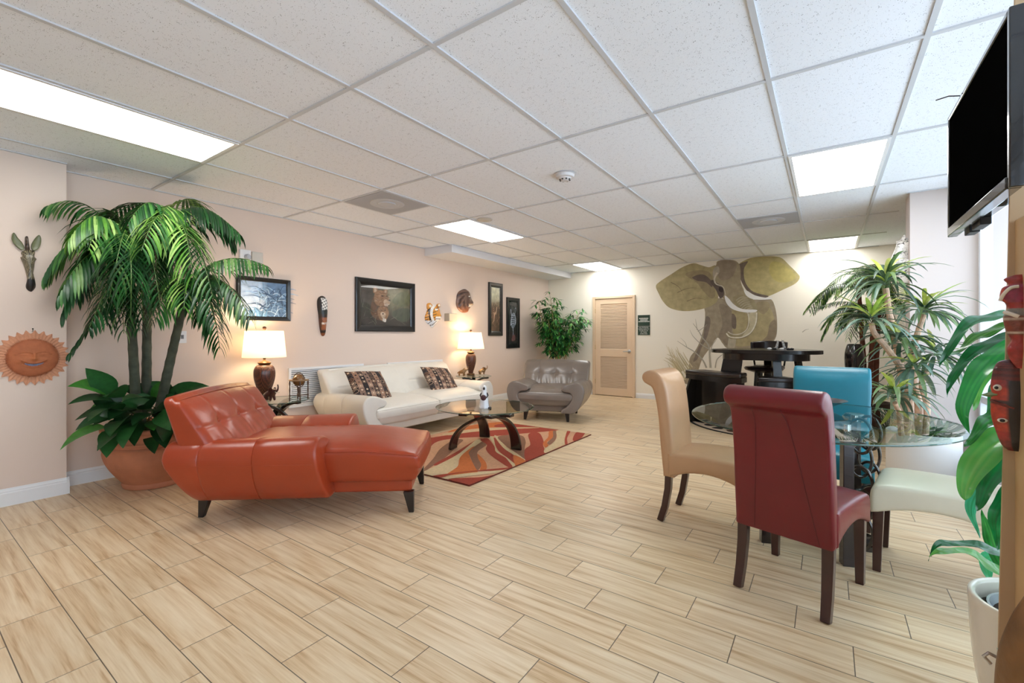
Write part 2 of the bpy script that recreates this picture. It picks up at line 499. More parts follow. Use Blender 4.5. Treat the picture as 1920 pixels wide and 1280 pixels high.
baseboard('baseboard_pillar', (0.624, 5.62, 0), (XR, 5.62, 0), 0.12, 0, -1)

# ---- right window wall: low stool, rails, mullions, glass
FRAME = mat('window_frame_white', srgb(226, 231, 238), rough=0.35)
mb = MB(); mb.box(XR, YF, 0, XR + 0.45, 5.62, 0.30)
mb.box(XR - 0.04, 1.9, 0.255, XR, 5.62, 0.30); mb.box(XR - 0.022, 1.9, 0.225, XR, 5.62, 0.255); mb.box(XR - 0.012, 1.9, 0.0, XR, 5.62, 0.14)
mb.box(XR, YF, CEIL - 0.10, XR + 0.2, 5.62, CEIL + 0.01)
mb.box(XR + 0.02, YF, 0.3, XR + 0.2, YF + 0.2, CEIL)
solo('wall_window_side', mb, mat('sill_paint', srgb(224, 226, 232), rough=0.4), kind='structure', smooth=False, bev=0.003)
WG = glass_mat('window_glass', (0.96, 0.98, 1, 1))
def window(i, y0, y1):
    o = bpy.data.objects.new('window_%d' % i, None); col.objects.link(o); o['kind'] = 'structure'
    o.location = (XR, y0, 0.3)
    m = MB(); z0, z1, w = 0.0, CEIL - 0.40, 0.055
    L_ = y1 - y0
    m.box(0.02, 0, z0, 0.10, w, z1); m.box(0.02, L_ - w, z0, 0.10, L_, z1)
    m.box(0.02, w, z0, 0.10, L_ - w, z0 + w); m.box(0.02, w, z1 - w, 0.10, L_ - w, z1); m.box(0.03, w, 0.34, 0.09, L_ - w, 0.40)
    part('window_frame', m, FRAME, o, bev=0.004, smooth=False)
    m = MB(); m.box(0.055, w, z0 + w, 0.061, L_ - w, z1 - w); part('glass_pane', m, WG, o, smooth=False)
window(1, 4.22, 5.62); window(2, 2.82, 4.22); window(3, 1.42, 2.82); window(4, 0.0, 1.42); window(5, -1.4, 0.0); window(6, -2.3, -1.4)

# ---- louvred door in the back wall
DOOR = mat('door_tan_paint', srgb(228, 202, 172), rough=0.5)
d = bpy.data.objects.new('door_1', None); col.objects.link(d); d['kind'] = 'structure'; d.location = ((DX0 + DX1) / 2, YB, 0)
hw = (DX1 - DX0) / 2
m = MB(); st = 0.11
m.box(-hw, -0.012, 0.012, -hw + st, 0.03, DZ); m.box(hw - st, -0.012, 0.012, hw, 0.03, DZ)
for a, b in ((0.012, 0.155), (0.79, 0.945), (1.855, DZ)): m.box(-hw + st, -0.012, a, hw - st, 0.03, b)
part('door_panel', m, DOOR, d, bev=0.002, smooth=False)
m = MB()
for z0, z1, n in ((0.155, 0.79, 20), (0.945, 1.855, 30)):
    for k in range(n):
        zz = z0 + (k + 0.5) * (z1 - z0) / n; hh = (z1 - z0) / n
        m.add([(-hw + st, -0.008, zz - hh * 0.55), (hw - st, -0.008, zz - hh * 0.55), (hw - st, 0.024, zz + hh * 0.5), (-hw + st, 0.024, zz + hh * 0.5),
               (-hw + st, -0.008, zz - hh * 0.30), (hw - st, -0.008, zz - hh * 0.30), (hw - st, 0.024, zz + hh * 0.75), (-hw + st, 0.024, zz + hh * 0.75)],
              [(3, 2, 1, 0), (4, 5, 6, 7), (0, 1, 5, 4), (2, 3, 7, 6), (1, 2, 6, 5), (0, 4, 7, 3)])
part('louvre_slats', m, DOOR, d, smooth=False)
m = MB(); m.box(-hw - 0.055, -0.035, 0, -hw - 0.004, 0.02, DZ + 0.05); m.box(hw + 0.004, -0.035, 0, hw + 0.055, 0.02, DZ + 0.05)
m.box(-hw - 0.0035, -0.034, DZ + 0.004, hw + 0.0035, 0.02, DZ + 0.050)
part('door_frame', m, DOOR, d, bev=0.004, smooth=False)
NICKEL = mat('brushed_nickel', srgb(190, 190, 190), rough=0.3, metal=1)
m = MB(); m.lathe([(0.034, 0), (0.034, 0.008), (0.03, 0.012), (0.012, 0.016), (0.012, 0.05)], n=20); m.xf(Matrix.Translation((hw - 0.065, -0.012, 0.905)) @ Matrix.Rotation(R(90), 4, 'X'))
m.tube([(hw - 0.065, -0.058, 0.905), (hw - 0.10, -0.062, 0.905), (hw - 0.175, -0.058, 0.902)], [0.011, 0.010, 0.008], n=10)
part('door_handle', m, NICKEL, d)
for z in (0.28, 0.98, 1.72):
    m = MB(); m.tube([(-hw - 0.002, -0.02, z - 0.045), (-hw - 0.002, -0.02, z + 0.045)], 0.008, n=8); part('hinge', m, mat('hinge_brass', srgb(200, 175, 130), rough=0.4, metal=0.6), d)

# ---- ceiling lights
LW = emit('light_panel', (1.0, 0.985, 0.96, 1), PANEL)
nt = LW.node_tree; tcn = nt.nodes.new('ShaderNodeTexCoord'); spn = nt.nodes.new('ShaderNodeSeparateXYZ'); nt.links.new(tcn.outputs['Object'], spn.inputs[0])
wv = nt.nodes.new('ShaderNodeMath'); wv.operation = 'MULTIPLY'; wv.inputs[1].default_value = 2 * pi / 0.19; nt.links.new(spn.outputs['X'], wv.inputs[0])
cs_ = nt.nodes.new('ShaderNodeMath'); cs_.operation = 'COSINE'; nt.links.new(wv.outputs[0], cs_.inputs[0])
ma = nt.nodes.new('ShaderNodeMath'); ma.operation = 'MULTIPLY_ADD'; ma.inputs[1].default_value = PANEL * 0.2; ma.inputs[2].default_value = PANEL
nt.links.new(cs_.outputs[0], ma.inputs[0]); nt.links.new(ma.outputs[0], nt.nodes['Principled BSDF'].inputs['Emission Strength'])
def ceiling_light(x0, y0, x1, y1, label):
    t = thing('ceiling_light', label, 'ceiling light', ((x0 + x1) / 2, (y0 + y1) / 2, CEIL - 0.006), group='fluorescent ceiling panels')
    a, b = (x1 - x0) / 2 - 0.012, (y1 - y0) / 2 - 0.012
    m = MB(); w = 0.022
    m.box(-a, -b, -0.002, a, -b + w, 0.011); m.box(-a, b - w, -0.002, a, b, 0.011); m.box(-a, -b + w, -0.002, -a + w, b - w, 0.011); m.box(a - w, -b + w, -0.002, a, b - w, 0.011)
    part('frame', m, WHITE, t, smooth=False)
    m = MB(); m.box(-a + w, -b + w, 0.002, a - w, b - w, 0.009); part('diffuser', m, LW, t, smooth=False)
xa, xb = GX[2], GX[3]
xc, xd = -0.249, 0.361
ceiling_light(xa, 0.275, xb, 1.494, 'long fluorescent ceiling panel nearest the left wall, above the chaise and palm')
ceiling_light(xa, 3.932, xb, 5.151, 'fluorescent ceiling panel over the coffee table beside the small round cover plate')
ceiling_light(xa, 7.59, xb, 8.69, 'small looking fluorescent ceiling panel at the back wall above the louvred door')
ceiling_light(xc, 3.932, xd, 5.151, 'large bright fluorescent ceiling panel nearest the television')
ceiling_light(xc, 7.59, xd, 8.69, 'fluorescent ceiling panel touching the back wall right of the elephant mural')
# ---- ceiling speakers
SPK = mat('speaker_grille_grey', srgb(176, 180, 188), rough=0.6, bump=0.3, bscale=300)
def ceil_speaker(x0, y0, x1, y1, label):
    t = thing('ceiling_speaker', label, 'ceiling speaker', ((x0 + x1) / 2, (y0 + y1) / 2, CEIL - 0.004), group='grey ceiling speaker panels')
    a, b = (x1 - x0) / 2 - 0.014, (y1 - y0) / 2 - 0.014
    m = MB(); m.box(-a, -b, 0, a, b, 0.008); part('panel', m, SPK, t, smooth=False)
    m = MB(); m.lathe([(0.17, 0.0), (0.165, -0.004), (0.12, -0.005), (0.115, -0.001), (0.09, -0.001), (0.085, -0.010), (0.0, -0.014)], n=32)
    part('cone', m, mat('speaker_cone_grey', srgb(196, 199, 205), rough=0.5), t)
ceil_speaker(xa, 2.713, xb, 3.325, 'grey square speaker panel in the ceiling above the sofa')
ceil_speaker(-0.859, 5.76, -0.249, 6.31, 'grey square speaker panel in the ceiling above the bar table')
t = thing('smoke_detector', 'white round smoke detector on the ceiling in the middle of the room', 'smoke detector', (-1.764, 3.33, CEIL - 0.05))
m = MB(); m.lathe([(0.0, 0.0), (0.03, 0.0), (0.036, 0.008), (0.05, 0.014), (0.058, 0.03)], n=28); part('sensor_cap', m, mat('detector_white', srgb(222, 222, 224), rough=0.4), t)
m = MB(); m.lathe([(0.05, 0.02), (0.072, 0.026), (0.076, 0.036), (0.078, 0.046), (0.09, 0.05)], n=32); part('base', m, MATS['detector_white'], t)
m = MB()
for k in range(8):
    a = k * pi / 4; m.box(0.040 * cos(a) - 0.006, 0.040 * sin(a) - 0.006, 0.004, 0.040 * cos(a) + 0.006, 0.040 * sin(a) + 0.006, 0.012)
part('slots', m, mat('slot_dark', srgb(60, 60, 62), rough=0.6), t, smooth=False)
m = MB(); m.lathe([(0.0, -0.014), (0.05, -0.012), (0.06, -0.004), (0.085, -0.002), (0.09, 0.004)], c=(-3.199, 4.095, CEIL - 0.002), n=28)
solo('sprinkler_cover', m, mat('cover_beige', srgb(205, 200, 190), rough=0.5), 'small round beige cover plate on the ceiling next to the coffee table light', 'ceiling cover')

# ================================================================== SEATING
def leather(name, c, rough=0.36, var=0.06):
    m = mat(name, c, rough=rough, bump=0.22, bscale=9, var=var, vscale=5, coat=0.12)
    b = m.node_tree.nodes['Principled BSDF']; b.inputs['Coat Roughness'].default_value = 0.3
    return m
ORANGE = leather('orange_leather', srgb(164, 62, 30), 0.30)
GREYL = leather('taupe_leather', srgb(124, 113, 104), 0.28)
IVORY = leather('ivory_leather', srgb(226, 221, 210), 0.40, 0.03)
BLACKW = mat('black_wood', srgb(28, 24, 24), rough=0.3, coat=0.2)

def arm_profile():
    pts = [(0.0, 0.44), (0.008, 0.36), (0.04, 0.27), (0.09, 0.19), (0.15, 0.142), (0.24, 0.138), (0.31, 0.14), (0.31, 0.185),
           (0.255, 0.22), (0.205, 0.28), (0.172, 0.335), (0.172, 0.385), (0.215, 0.412), (0.280, 0.420), (0.322, 0.447), (0.315, 0.485), (0.25, 0.52),
           (0.16, 0.548), (0.08, 0.548), (0.025, 0.51)]
    return spline(pts, 4, closed=True)
def inset_loop(pts, d):
    n = len(pts); out = []
    A = sum(pts[i][0] * pts[(i + 1) % n][1] - pts[(i + 1) % n][0] * pts[i][1] for i in range(n))
    sg = 1 if A > 0 else -1
    for i in range(n):
        a, b = pts[i - 1], pts[(i + 1) % n]
        tx, ty = b[0] - a[0], b[1] - a[1]; l = hypot(tx, ty) or 1
        out.append((pts[i][0] - sg * ty / l * d, pts[i][1] + sg * tx / l * d))
    return out
def club_seat(name, label, cat, loc, rz, W, D, seats, leatherm, nose, back_w, buttons, seams, leg_x, back_h=0.84, top_z=0.46, lean=0.19):
    """leather seat: x forward, y across, rear of the arms at x=0, arms D deep, cushions reach to nose"""
    t = thing(name, label, cat, loc, rz)
    hw = W / 2
    prof = arm_profile()
    for sg in (-1, 1):
        m = MB(); rings = []
        N = 12; r = 0.02
        st = [(r * (1 - cos(k * pi / 2 / 4)), r * (1 - sin(k * pi / 2 / 4))) for k in range(5)]
        mid = sorted([(D * k / N, 0) for k in range(1, N)] + [(D * g_ + e_ * 0.005, 0.0035 if e_ == 0 else 0.0) for g_ in (0.23, 0.585) for e_ in (-1, 0, 1)])
        xs = [(x, d) for x, d in st] + mid + [(D - x, d) for x, d in reversed(st)]
        for x, d in xs:
            lp = inset_loop(prof, d); u = x / D; ring = []
            for (a, z) in lp:
                # boat shaped side: the rear underside rises, the front leans back towards the floor
                xx = x
                if u < 0.25: xx = x + 0.15 * (1 - u / 0.25) * max(0, (0.46 - z) / 0.32) ** 1.2
                if u > 0.7: xx = x + (u - 0.7) / 0.3 * 0.05 * max(0, (0.48 - z) / 0.34)
                zz = z + (0.02 * (u - 0.5) if z > 0.4 else 0)
                ring.append(Vector((xx, sg * (hw - a), zz)))
            rings.append(ring if sg > 0 else ring[::-1])
        m.loft(rings); ar_ = part('armrest', m, leatherm, t, ang=50)
        ms_ = MB(); ms_.tube([(0.07 + (D - 0.09) * q / 20, sg * (hw - 0.0015), 0.405) for q in range(21)], 0.0026, n=6); part('seam', ms_, leatherm, ar_)
    # base rail
    m = MB(); m.rbox(0.10, -hw + 0.25, 0.138, nose - 0.05, hw - 0.25, 0.235, 0.02, 10, 10, 2); part('base_rail', m, leatherm, t, ang=60)
    # seat cushions
    inner = hw - 0.150
    for k in range(seats):
        y0 = -inner + 2 * inner * k / seats; y1 = -inner + 2 * inner * (k + 1) / seats
        m = MB()
        def w(p, y0=y0, y1=y1):
            yc, hy = (y0 + y1) / 2, (y1 - y0) / 2
            u = (p.y - yc) / hy; lo = max(0, min(1, (0.40 - p.z) / 0.20))
            y = p.y
            if abs(p.y) > inner * 0.55 and (seats == 1 or (u > 0) == (yc > 0)):
                y = p.y * (1 - 0.13 * lo ** 1.5 / max(1, seats * 0.95) * max(0, (abs(p.y) / inner - 0.55) / 0.45))
            fx = (p.x - 0.1) / (nose - 0.1)
            z = p.z
            if p.z > 0.33: z += 0.050 * (1 - u ** 4) * (1 - (2 * fx - 1) ** 4) * (p.z - 0.33) / 0.1 - 0.03 * max(0, fx - 0.75) / 0.25
            x = p.x + (0.02 * (1 - u * u) if p.x > nose - 0.15 else 0) + (0.02 * sin(pi * max(0, min(1, (p.z - 0.22) / 0.24))) if p.x > nose - 0.1 else 0)
            if p.x > nose - 0.12: x -= 0.03 * max(0, (0.36 - p.z) / 0.15)
            z += 0.0025 * sin(p.x * 60 + 9 * p.y) * sin(p.y * 23) * (1 if p.z > 0.4 else 0.5)
            return (x, y, z)
        m.rbox(0.12, y0 + 0.003, 0.225, nose, y1 - 0.003, top_z - 0.025, 0.030, 26, 16, 5, warp=w)
        sc_ = part('seat_cushion', m, leatherm, t, ang=60)
        zt, e_ = top_z - 0.025 - 0.009, 0.0065
        path = [(0.30 + (nose - 0.034 - 0.30) * q / 30, y0 + e_, zt) for q in range(31)]
        path += [(nose - 0.034 + 0.0265 * sin(a), y0 + e_ + 0.0275 * (1 - cos(a)), zt) for a in (R(30), R(60), R(90))]
        path += [(nose - e_, y0 + 0.036 + (y1 - y0 - 0.072) * q / 20, zt) for q in range(21)]
        path += [(nose - 0.034 + 0.0265 * cos(a), y1 - e_ - 0.0275 * (1 - sin(a)), zt) for a in (R(30), R(60), R(90))]
        path += [(nose - 0.034 - (nose - 0.334) * q / 30, y1 - e_, zt) for q in range(31)]
        mp_ = MB(); mp_.tube([w(Vector(q)) for q in path], 0.0032, n=6); part('piping', mp_, leatherm, sc_)
    # back rest
    m = MB(); bw = back_w / 2
    def wb(p):
        h = (p.z - 0.42) / (back_h - 0.42); u = p.y / bw
        th = 1 - 0.10 * max(0, h)
        front = p.x > 0.12
        hc = max(0, min(1.05, h)); rear_, front_ = 0.09 - 0.12 * hc, 0.34 - 0.25 * hc
        x = rear_ + (p.x / 0.24) * (front_ - rear_)
        y = p.y * (1 + 0.015 * h)
        z = p.z - 0.02 * u * u * max(0, h) - (0.02 if front else 0) * max(0, h)
        if front:
            x += 0.030 * (1 - u ** 6) * (1 - (2 * h - 0.9) ** 4) if 0 < h < 1 else 0
            for (by, bh) in buttons:
                d2 = ((p.y - by) / 0.05) ** 2 + ((h - bh) / 0.11) ** 2
                x -= 0.020 * exp(-d2) + 0.005 * exp(-d2 / 5)
            for (a, b, c, dd) in seams:      # a,b = y,h start; c,dd = end
                vx, vy = c - a, (dd - b) * 0.4; wx, wy = p.y - a, (h - b) * 0.4
                tt = max(0, min(1, (wx * vx + wy * vy) / (vx * vx + vy * vy)))
                d = hypot(wx - vx * tt, wy - vy * tt)
                x -= 0.007 * exp(-(d / 0.009) ** 2)
            x += 0.003 * sin(p.y * 70 + h * 6) * max(0, 1 - abs(h - 0.2) / 0.3)
        return (x, y, z)
    m.rbox(0.0, -bw, 0.42, 0.24, bw, back_h, 0.045, 4, int(back_w / 0.0135), 32, warp=wb)
    bk = part('backrest', m, leatherm, t, ang=60)
    for (by, bh) in buttons:
        p = wb(Vector((0.24, by, 0.42 + bh * (back_h - 0.42))))
        mm = MB(); mm.sphere((p[0] + 0.004, p[1], p[2]), 0.014, 12, 8, sc=(0.5, 1, 1)); part('button', mm, leatherm, bk)
    # legs
    for (lx, ly, dx, dy) in ((leg_x[0], -hw + 0.26, -0.02, -0.015), (leg_x[0], hw - 0.26, -0.02, 0.015), (leg_x[1], -hw + 0.26, 0.02, -0.015), (leg_x[1], hw - 0.26, 0.02, 0.015)):
        mm = MB(); mm.frustum((lx + dx, ly + dy, 0), (lx, ly, 0.142), 0.017, (0.036, 0.032)); part('leg', mm, BLACKW, t, bev=0.004)
    return t
def tuft3(bw):
    b = [(-0.26, 0.55), (0.0, 0.55), (0.26, 0.55)]
    s = [(-bw * 0.96, 0.55, bw * 0.96, 0.55)] + [(y, 0.02, y, 0.98) for y in (-0.26, 0.0, 0.26)]
    return b, s
ax = atan2(0.63, 0.776)
o = Vector((-3.369, 1.249, 0)); da = Vector((cos(ax), sin(ax), 0)); db = Vector((-sin(ax), cos(ax), 0))
b3, s3 = tuft3(0.5)
p = o + da * -0.13 + db * 0.385
club_seat('chaise_lounge', 'burnt orange leather chaise lounge with tufted back in front of the palm', 'chaise lounge', p, ax,
          1.09, 0.94, 1, ORANGE, 1.56, 0.99, b3, s3, (0.13, 1.49), top_z=0.475, back_h=0.845)
g = Vector((-3.30, 5.678, 0)); ga = atan2(-0.954, 0.30); gd = Vector((cos(ga), sin(ga), 0))
club_seat('armchair', 'wide taupe grey leather armchair with tufted back in the far corner', 'armchair', g - gd * 0.80, ga,
          1.12, 0.95, 1, GREYL, 0.94, 1.03, b3, s3, (0.12, 0.82))
bs = []; ss = [(0, 0.0, 0, 1.0)]
for k in (-1, 1):
    bs += [(k * 0.54, 0.48)]; ss += [(k * 0.54, 0.0, k * 0.54, 1.0), (k * 0.15, 0.48, k * 0.95, 0.48)]
club_seat('sofa', 'ivory leather two seat sofa against the left wall', 'sofa', (-4.96, 4.185, 0), 0.0,
          2.29, 0.95, 2, IVORY, 0.97, 2.14, bs, ss, (0.12, 0.82), back_h=0.83)

# ---- patterned pillows on the sofa
def pillow_mat():
    m = mat('circle_stripe_fabric', srgb(60, 45, 40), rough=0.85, bump=0.2, bscale=300)
    nt = m.node_tree; L = nt.links.new; b = nt.nodes['Principled BSDF']
    tc = nt.nodes.new('ShaderNodeTexCoord'); sp = nt.nodes.new('ShaderNodeSeparateXYZ'); L(tc.outputs['Object'], sp.inputs[0])
    def M(op, a, bb=None, c=None):
        n = nt.nodes.new('ShaderNodeMath'); n.operation = op
        for i, x in enumerate((a, bb, c)):
            if x is None: continue
            if isinstance(x, (int, float)): n.inputs[i].default_value = x
            else: L(x, n.inputs[i])
        return n.outputs[0]
    u = M('DIVIDE', sp.outputs['Y'], 0.062); v = M('DIVIDE', sp.outputs['Z'], 0.056)
    iu = M('FLOOR', u); iv = M('FLOOR', v)
    fu = M('SUBTRACT', M('FRACT', u), 0.5); fv = M('SUBTRACT', M('FRACT', v), 0.5)
    cv = nt.nodes.new('ShaderNodeCombineXYZ'); L(iu, cv.inputs[0]); L(iv, cv.inputs[1])
    w1 = nt.nodes.new('ShaderNodeTexWhiteNoise'); L(cv.outputs[0], w1.inputs[0])
    w2 = nt.nodes.new('ShaderNodeTexWhiteNoise'); w2.noise_dimensions = '1D'; L(iu, w2.inputs['W'])
    d = M('SQRT', M('ADD', M('MULTIPLY', fu, fu), M('MULTIPLY', fv, fv)))
    def ramp(fac, cols):
        r = nt.nodes.new('ShaderNodeValToRGB'); r.color_ramp.interpolation = 'CONSTANT'; L(fac, r.inputs[0])
        el = r.color_ramp.elements; el[0].position = 0; el[0].color = cols[0]; el[1].position = 1.0 / len(cols); el[1].color = cols[1]
        for i, c in enumerate(cols[2:], 2): k = el.new(i / len(cols)); k.color = c
        return r.outputs[0]
    # alternating dark and light stripes
    st = ramp(M('FRACT', M('MULTIPLY', iu, 0.5)), [srgb(38, 30, 30), srgb(150, 118, 100)])
    ring = ramp(w1.outputs['Value'], [srgb(190, 160, 135), srgb(120, 92, 76), srgb(30, 26, 28), srgb(165, 120, 88), srgb(90, 80, 78)])
    dot = ramp(M('FRACT', M('MULTIPLY', w1.outputs['Value'], 7.3)), [srgb(45, 36, 36), srgb(205, 178, 150), srgb(110, 80, 62)])
    def mixn(f, a, b_):
        x = nt.nodes.new('ShaderNodeMix'); x.data_type = 'RGBA'; L(f, x.inputs['Factor']); L(a, x.inputs['A']); L(b_, x.inputs['B']); return x.outputs['Result']
    c = mixn(M('LESS_THAN', d, 0.43), st, ring)
    c = mixn(M('LESS_THAN', d, 0.33), c, st)
    c = mixn(M('LESS_THAN', d, 0.20), c, dot)
    L(c, b.inputs['Base Color'])
    return m
PIL = pillow_mat()
def pillow(loc, rots, label, sz=0.485):
    m = MB(); h = sz / 2; n = 22
    def P(i, j, sg):
        a, b = 2 * i / n - 1, 2 * j / n - 1
        th = 0.075 * (max(0, 1 - a * a) * max(0, 1 - b * b)) ** 0.42
        k = 1 - 0.07 * (1 - (abs(a) ** 2 * abs(b) ** 2)) * (abs(a) ** 3 + abs(b) ** 3) * 0.5
        return (sg * th, a * h * k, b * h * k)
    for sg in (1, -1):
        vs = [P(i, j, sg) for i in range(n + 1) for j in range(n + 1)]; fs = []
        for i in range(n):
            for j in range(n):
                q = (i * (n + 1) + j, (i + 1) * (n + 1) + j, (i + 1) * (n + 1) + j + 1, i * (n + 1) + j + 1)
                fs.append(q if sg > 0 else q[::-1])
        m.add(vs, fs)
    o = bpy.data.objects.new('throw_pillow', _mesh('throw_pillow', m, PIL, True, 80)); col.objects.link(o)
    o.location = loc; o.rotation_euler = rots; o['label'] = label; o['category'] = 'pillow'; o['group'] = 'patterned pillows on the sofa'
pillow((-4.43, 3.45, 0.612), (R(-4), R(-44), R(-4)), 'dark brown pillow with circle pattern on the nearer seat of the sofa')
pillow((-4.46, 4.69, 0.590), (R(-8), R(-46), R(-4)), 'dark brown pillow with circle pattern on the far seat of the sofa')

# ---- rug
def rug_mesh():
    x0, x1, y0, y1 = -3.93, -2.36, 2.82, 5.14
    V = {'rust': srgb(158, 62, 40), 'tan': srgb(203, 170, 130), 'sand': srgb(206, 182, 142), 'or': srgb(198, 108, 52), 'br': srgb(140, 98, 74), 'pk': srgb(205, 155, 120)}
    m = MB(); m.box(x0, y0, 0.001, x1, y1, 0.010, colr=srgb(110, 44, 30))
    def poly(c, pts, z):
        # pts given in photo crop pixels of the floor, laid on the rug plane
        q = spline(pts, 5, closed=True)
        P = []
        for (a, b) in q:
            w = onZ(780 + a / 5.647, 720 + b / 5.647, 0.011)
            P.append((min(x1, max(x0, w.x)), min(y1, max(y0, w.y)), z))
        area = sum(P[i][0] * P[(i + 1) % len(P)][1] - P[(i + 1) % len(P)][0] * P[i][1] for i in range(len(P)))
        if area < 0: P = P[::-1]
        m.add(P, [tuple(range(len(P)))], colr=V[c])
    m.add([(x0 + .006, y0 + .006, 0.0104), (x1 - .006, y0 + .006, 0.0104), (x1 - .006, y1 - .006, 0.0104), (x0 + .006, y1 - .006, 0.0104)], [(0, 1, 2, 3)], colr=V['pk'])
    z = 0.0106
    L = [
        ('rust', [(-200, 700), (60, 590), (330, 540), (800, 480), (1250, 440), (1520, 480), (1150, 520), (800, 550), (400, 575), (200, 620), (100, 740), (-80, 900)]),
        ('or', [(350, 500), (560, 440), (900, 400), (1100, 425), (760, 470), (400, 530)]),
        ('rust', [(900, 420), (1250, 435), (1200, 455), (850, 455)]),
        ('tan', [(300, 520), (700, 465), (1180, 455), (1300, 462), (1000, 475), (600, 505), (350, 540)]),
        ('br', [(60, 920), (180, 790), (260, 680), (400, 590), (500, 590), (440, 650), (330, 760), (200, 850), (80, 930)]),
        ('rust', [(200, 840), (420, 720), (600, 610), (700, 575), (640, 640), (520, 730), (360, 820), (220, 860)]),
        ('sand', [(60, 940), (200, 870), (430, 750), (560, 650), (640, 590), (700, 590), (640, 650), (520, 720), (450, 800), (440, 870), (330, 950), (150, 975)]),
        ('or', [(330, 950), (440, 870), (470, 770), (560, 690), (620, 660), (570, 760), (620, 860), (650, 930), (500, 950), (380, 960)]),
        ('br', [(570, 760), (560, 720), (620, 660), (720, 600), (750, 640), (650, 720), (680, 800), (690, 860), (650, 910), (600, 830)]),
        ('or', [(650, 740), (680, 760), (740, 830), (745, 900), (680, 910), (690, 850), (660, 790)]),
        ('rust', [(680, 590), (760, 575), (830, 660), (850, 720), (980, 800), (1050, 890), (980, 880), (800, 760), (740, 690), (750, 640)]),
        ('rust', [(820, 580), (880, 580), (960, 690), (1040, 750), (1180, 830), (1080, 890), (980, 790), (870, 700)]),
        ('sand', [(780, 560), (820, 570), (860, 700), (980, 790), (1090, 885), (1040, 885), (940, 770), (850, 720), (830, 650)]),
        ('sand', [(830, 550), (870, 560), (950, 660), (1060, 730), (1190, 825), (1170, 835), (1020, 740), (920, 670)]),
        ('or', [(1040, 750), (1180, 830), (1080, 880), (1040, 830)]),
        ('br', [(870, 555), (1100, 540), (1160, 600), (1150, 690), (1170, 800), (1050, 720), (950, 650)]),
        ('rust', [(1190, 530), (1300, 515), (1350, 600), (1345, 640), (1360, 690), (1370, 745), (1180, 830), (1150, 700), (1210, 640)]),
        ('or', [(1410, 500), (1480, 500), (1470, 560), (1390, 610), (1400, 650), (1370, 670), (1345, 625), (1400, 560)]),
        ('br', [(1450, 500), (1485, 500), (1480, 580), (1420, 640), (1390, 620), (1450, 560)]),
        ('sand', [(1490, 495), (1600, 495), (1570, 580), (1580, 630), (1480, 680), (1370, 730), (1360, 690), (1430, 640), (1490, 570)]),
        ('rust', [(1600, 500), (1635, 500), (1600, 570), (1605, 635), (1580, 640), (1575, 590)]),
        ('rust', [(1700, 510), (1790, 520), (1740, 580), (1680, 605), (1660, 580)]),
        ('tan', [(1800, 520), (1850, 540), (1750, 590), (1770, 550)]),
        ('rust', [(160, 975), (500, 930), (1050, 880), (1020, 920), (700, 920), (400, 950), (260, 990)]),
        ('sand', [(260, 1000), (500, 950), (1000, 905), (960, 930), (600, 970), (330, 1005)]),
        ('rust', [(340, 1010), (700, 985), (920, 945), (620, 1085)]),
    ]
    for c, pts in L:
        poly(c, pts, z); z += 0.00012
    return m
solo('area_rug', rug_mesh(), vmat('wool_rug', rough=0.95, bump=0.4, bscale=160, var=0.10, vscale=45), 'rust and tan rug with wavy leaf pattern under the coffee table', 'rug', smooth=False)

# ---- glass
GLASS = glass_mat('clear_glass', (0.86, 0.93, 0.90, 1))
GLASSB = glass_mat('bronze_glass', (0.80, 0.80, 0.74, 1))
GEDGE = mat('glass_edge', srgb(40, 84, 78), rough=0.1, coat=0.5)
DGLOSS = mat('dark_lacquer', srgb(34, 26, 24), rough=0.22, coat=0.5)
METALP = mat('silver_pad', srgb(205, 205, 205), rough=0.2, metal=1)
def glass_disc(parent, cx, cy, z, rx, ry, rot, th, gm=GLASS, name='glass_top', n=72, bevel=0.02):
    def ring(k, zz): return [Vector((cx + (rx - k) * cos(a) * cos(rot) - (ry - k) * sin(a) * sin(rot), cy + (rx - k) * cos(a) * sin(rot) + (ry - k) * sin(a) * cos(rot), zz)) for a in [2 * pi * i / n for i in range(n)]]
    m = MB(); m.loft([ring(0.001, z + 0.001), ring(bevel * 0.4, z), ][::-1] , cap=False)
    m = MB()
    top = ring(bevel, z + th); m.add(top, [tuple(range(n))])
    bot = ring(0.004, z); m.add(bot, [tuple(reversed(range(n)))])
    o = part(name, m, gm, parent, smooth=False)
    m = MB(); m.loft([ring(0.004, z), ring(0, z + th * 0.35), ring(0, z + th * 0.7)], cap=False); part('glass_rim', m, GEDGE, o)
    m = MB(); m.loft([ring(0, z + th * 0.7), ring(bevel, z + th)], cap=False); part('bevelled_edge', m, glass_mat('bevel_glass', (0.75, 0.88, 0.84, 1)) if 'bevel_glass' not in MATS else MATS['bevel_glass'], o)
    return o
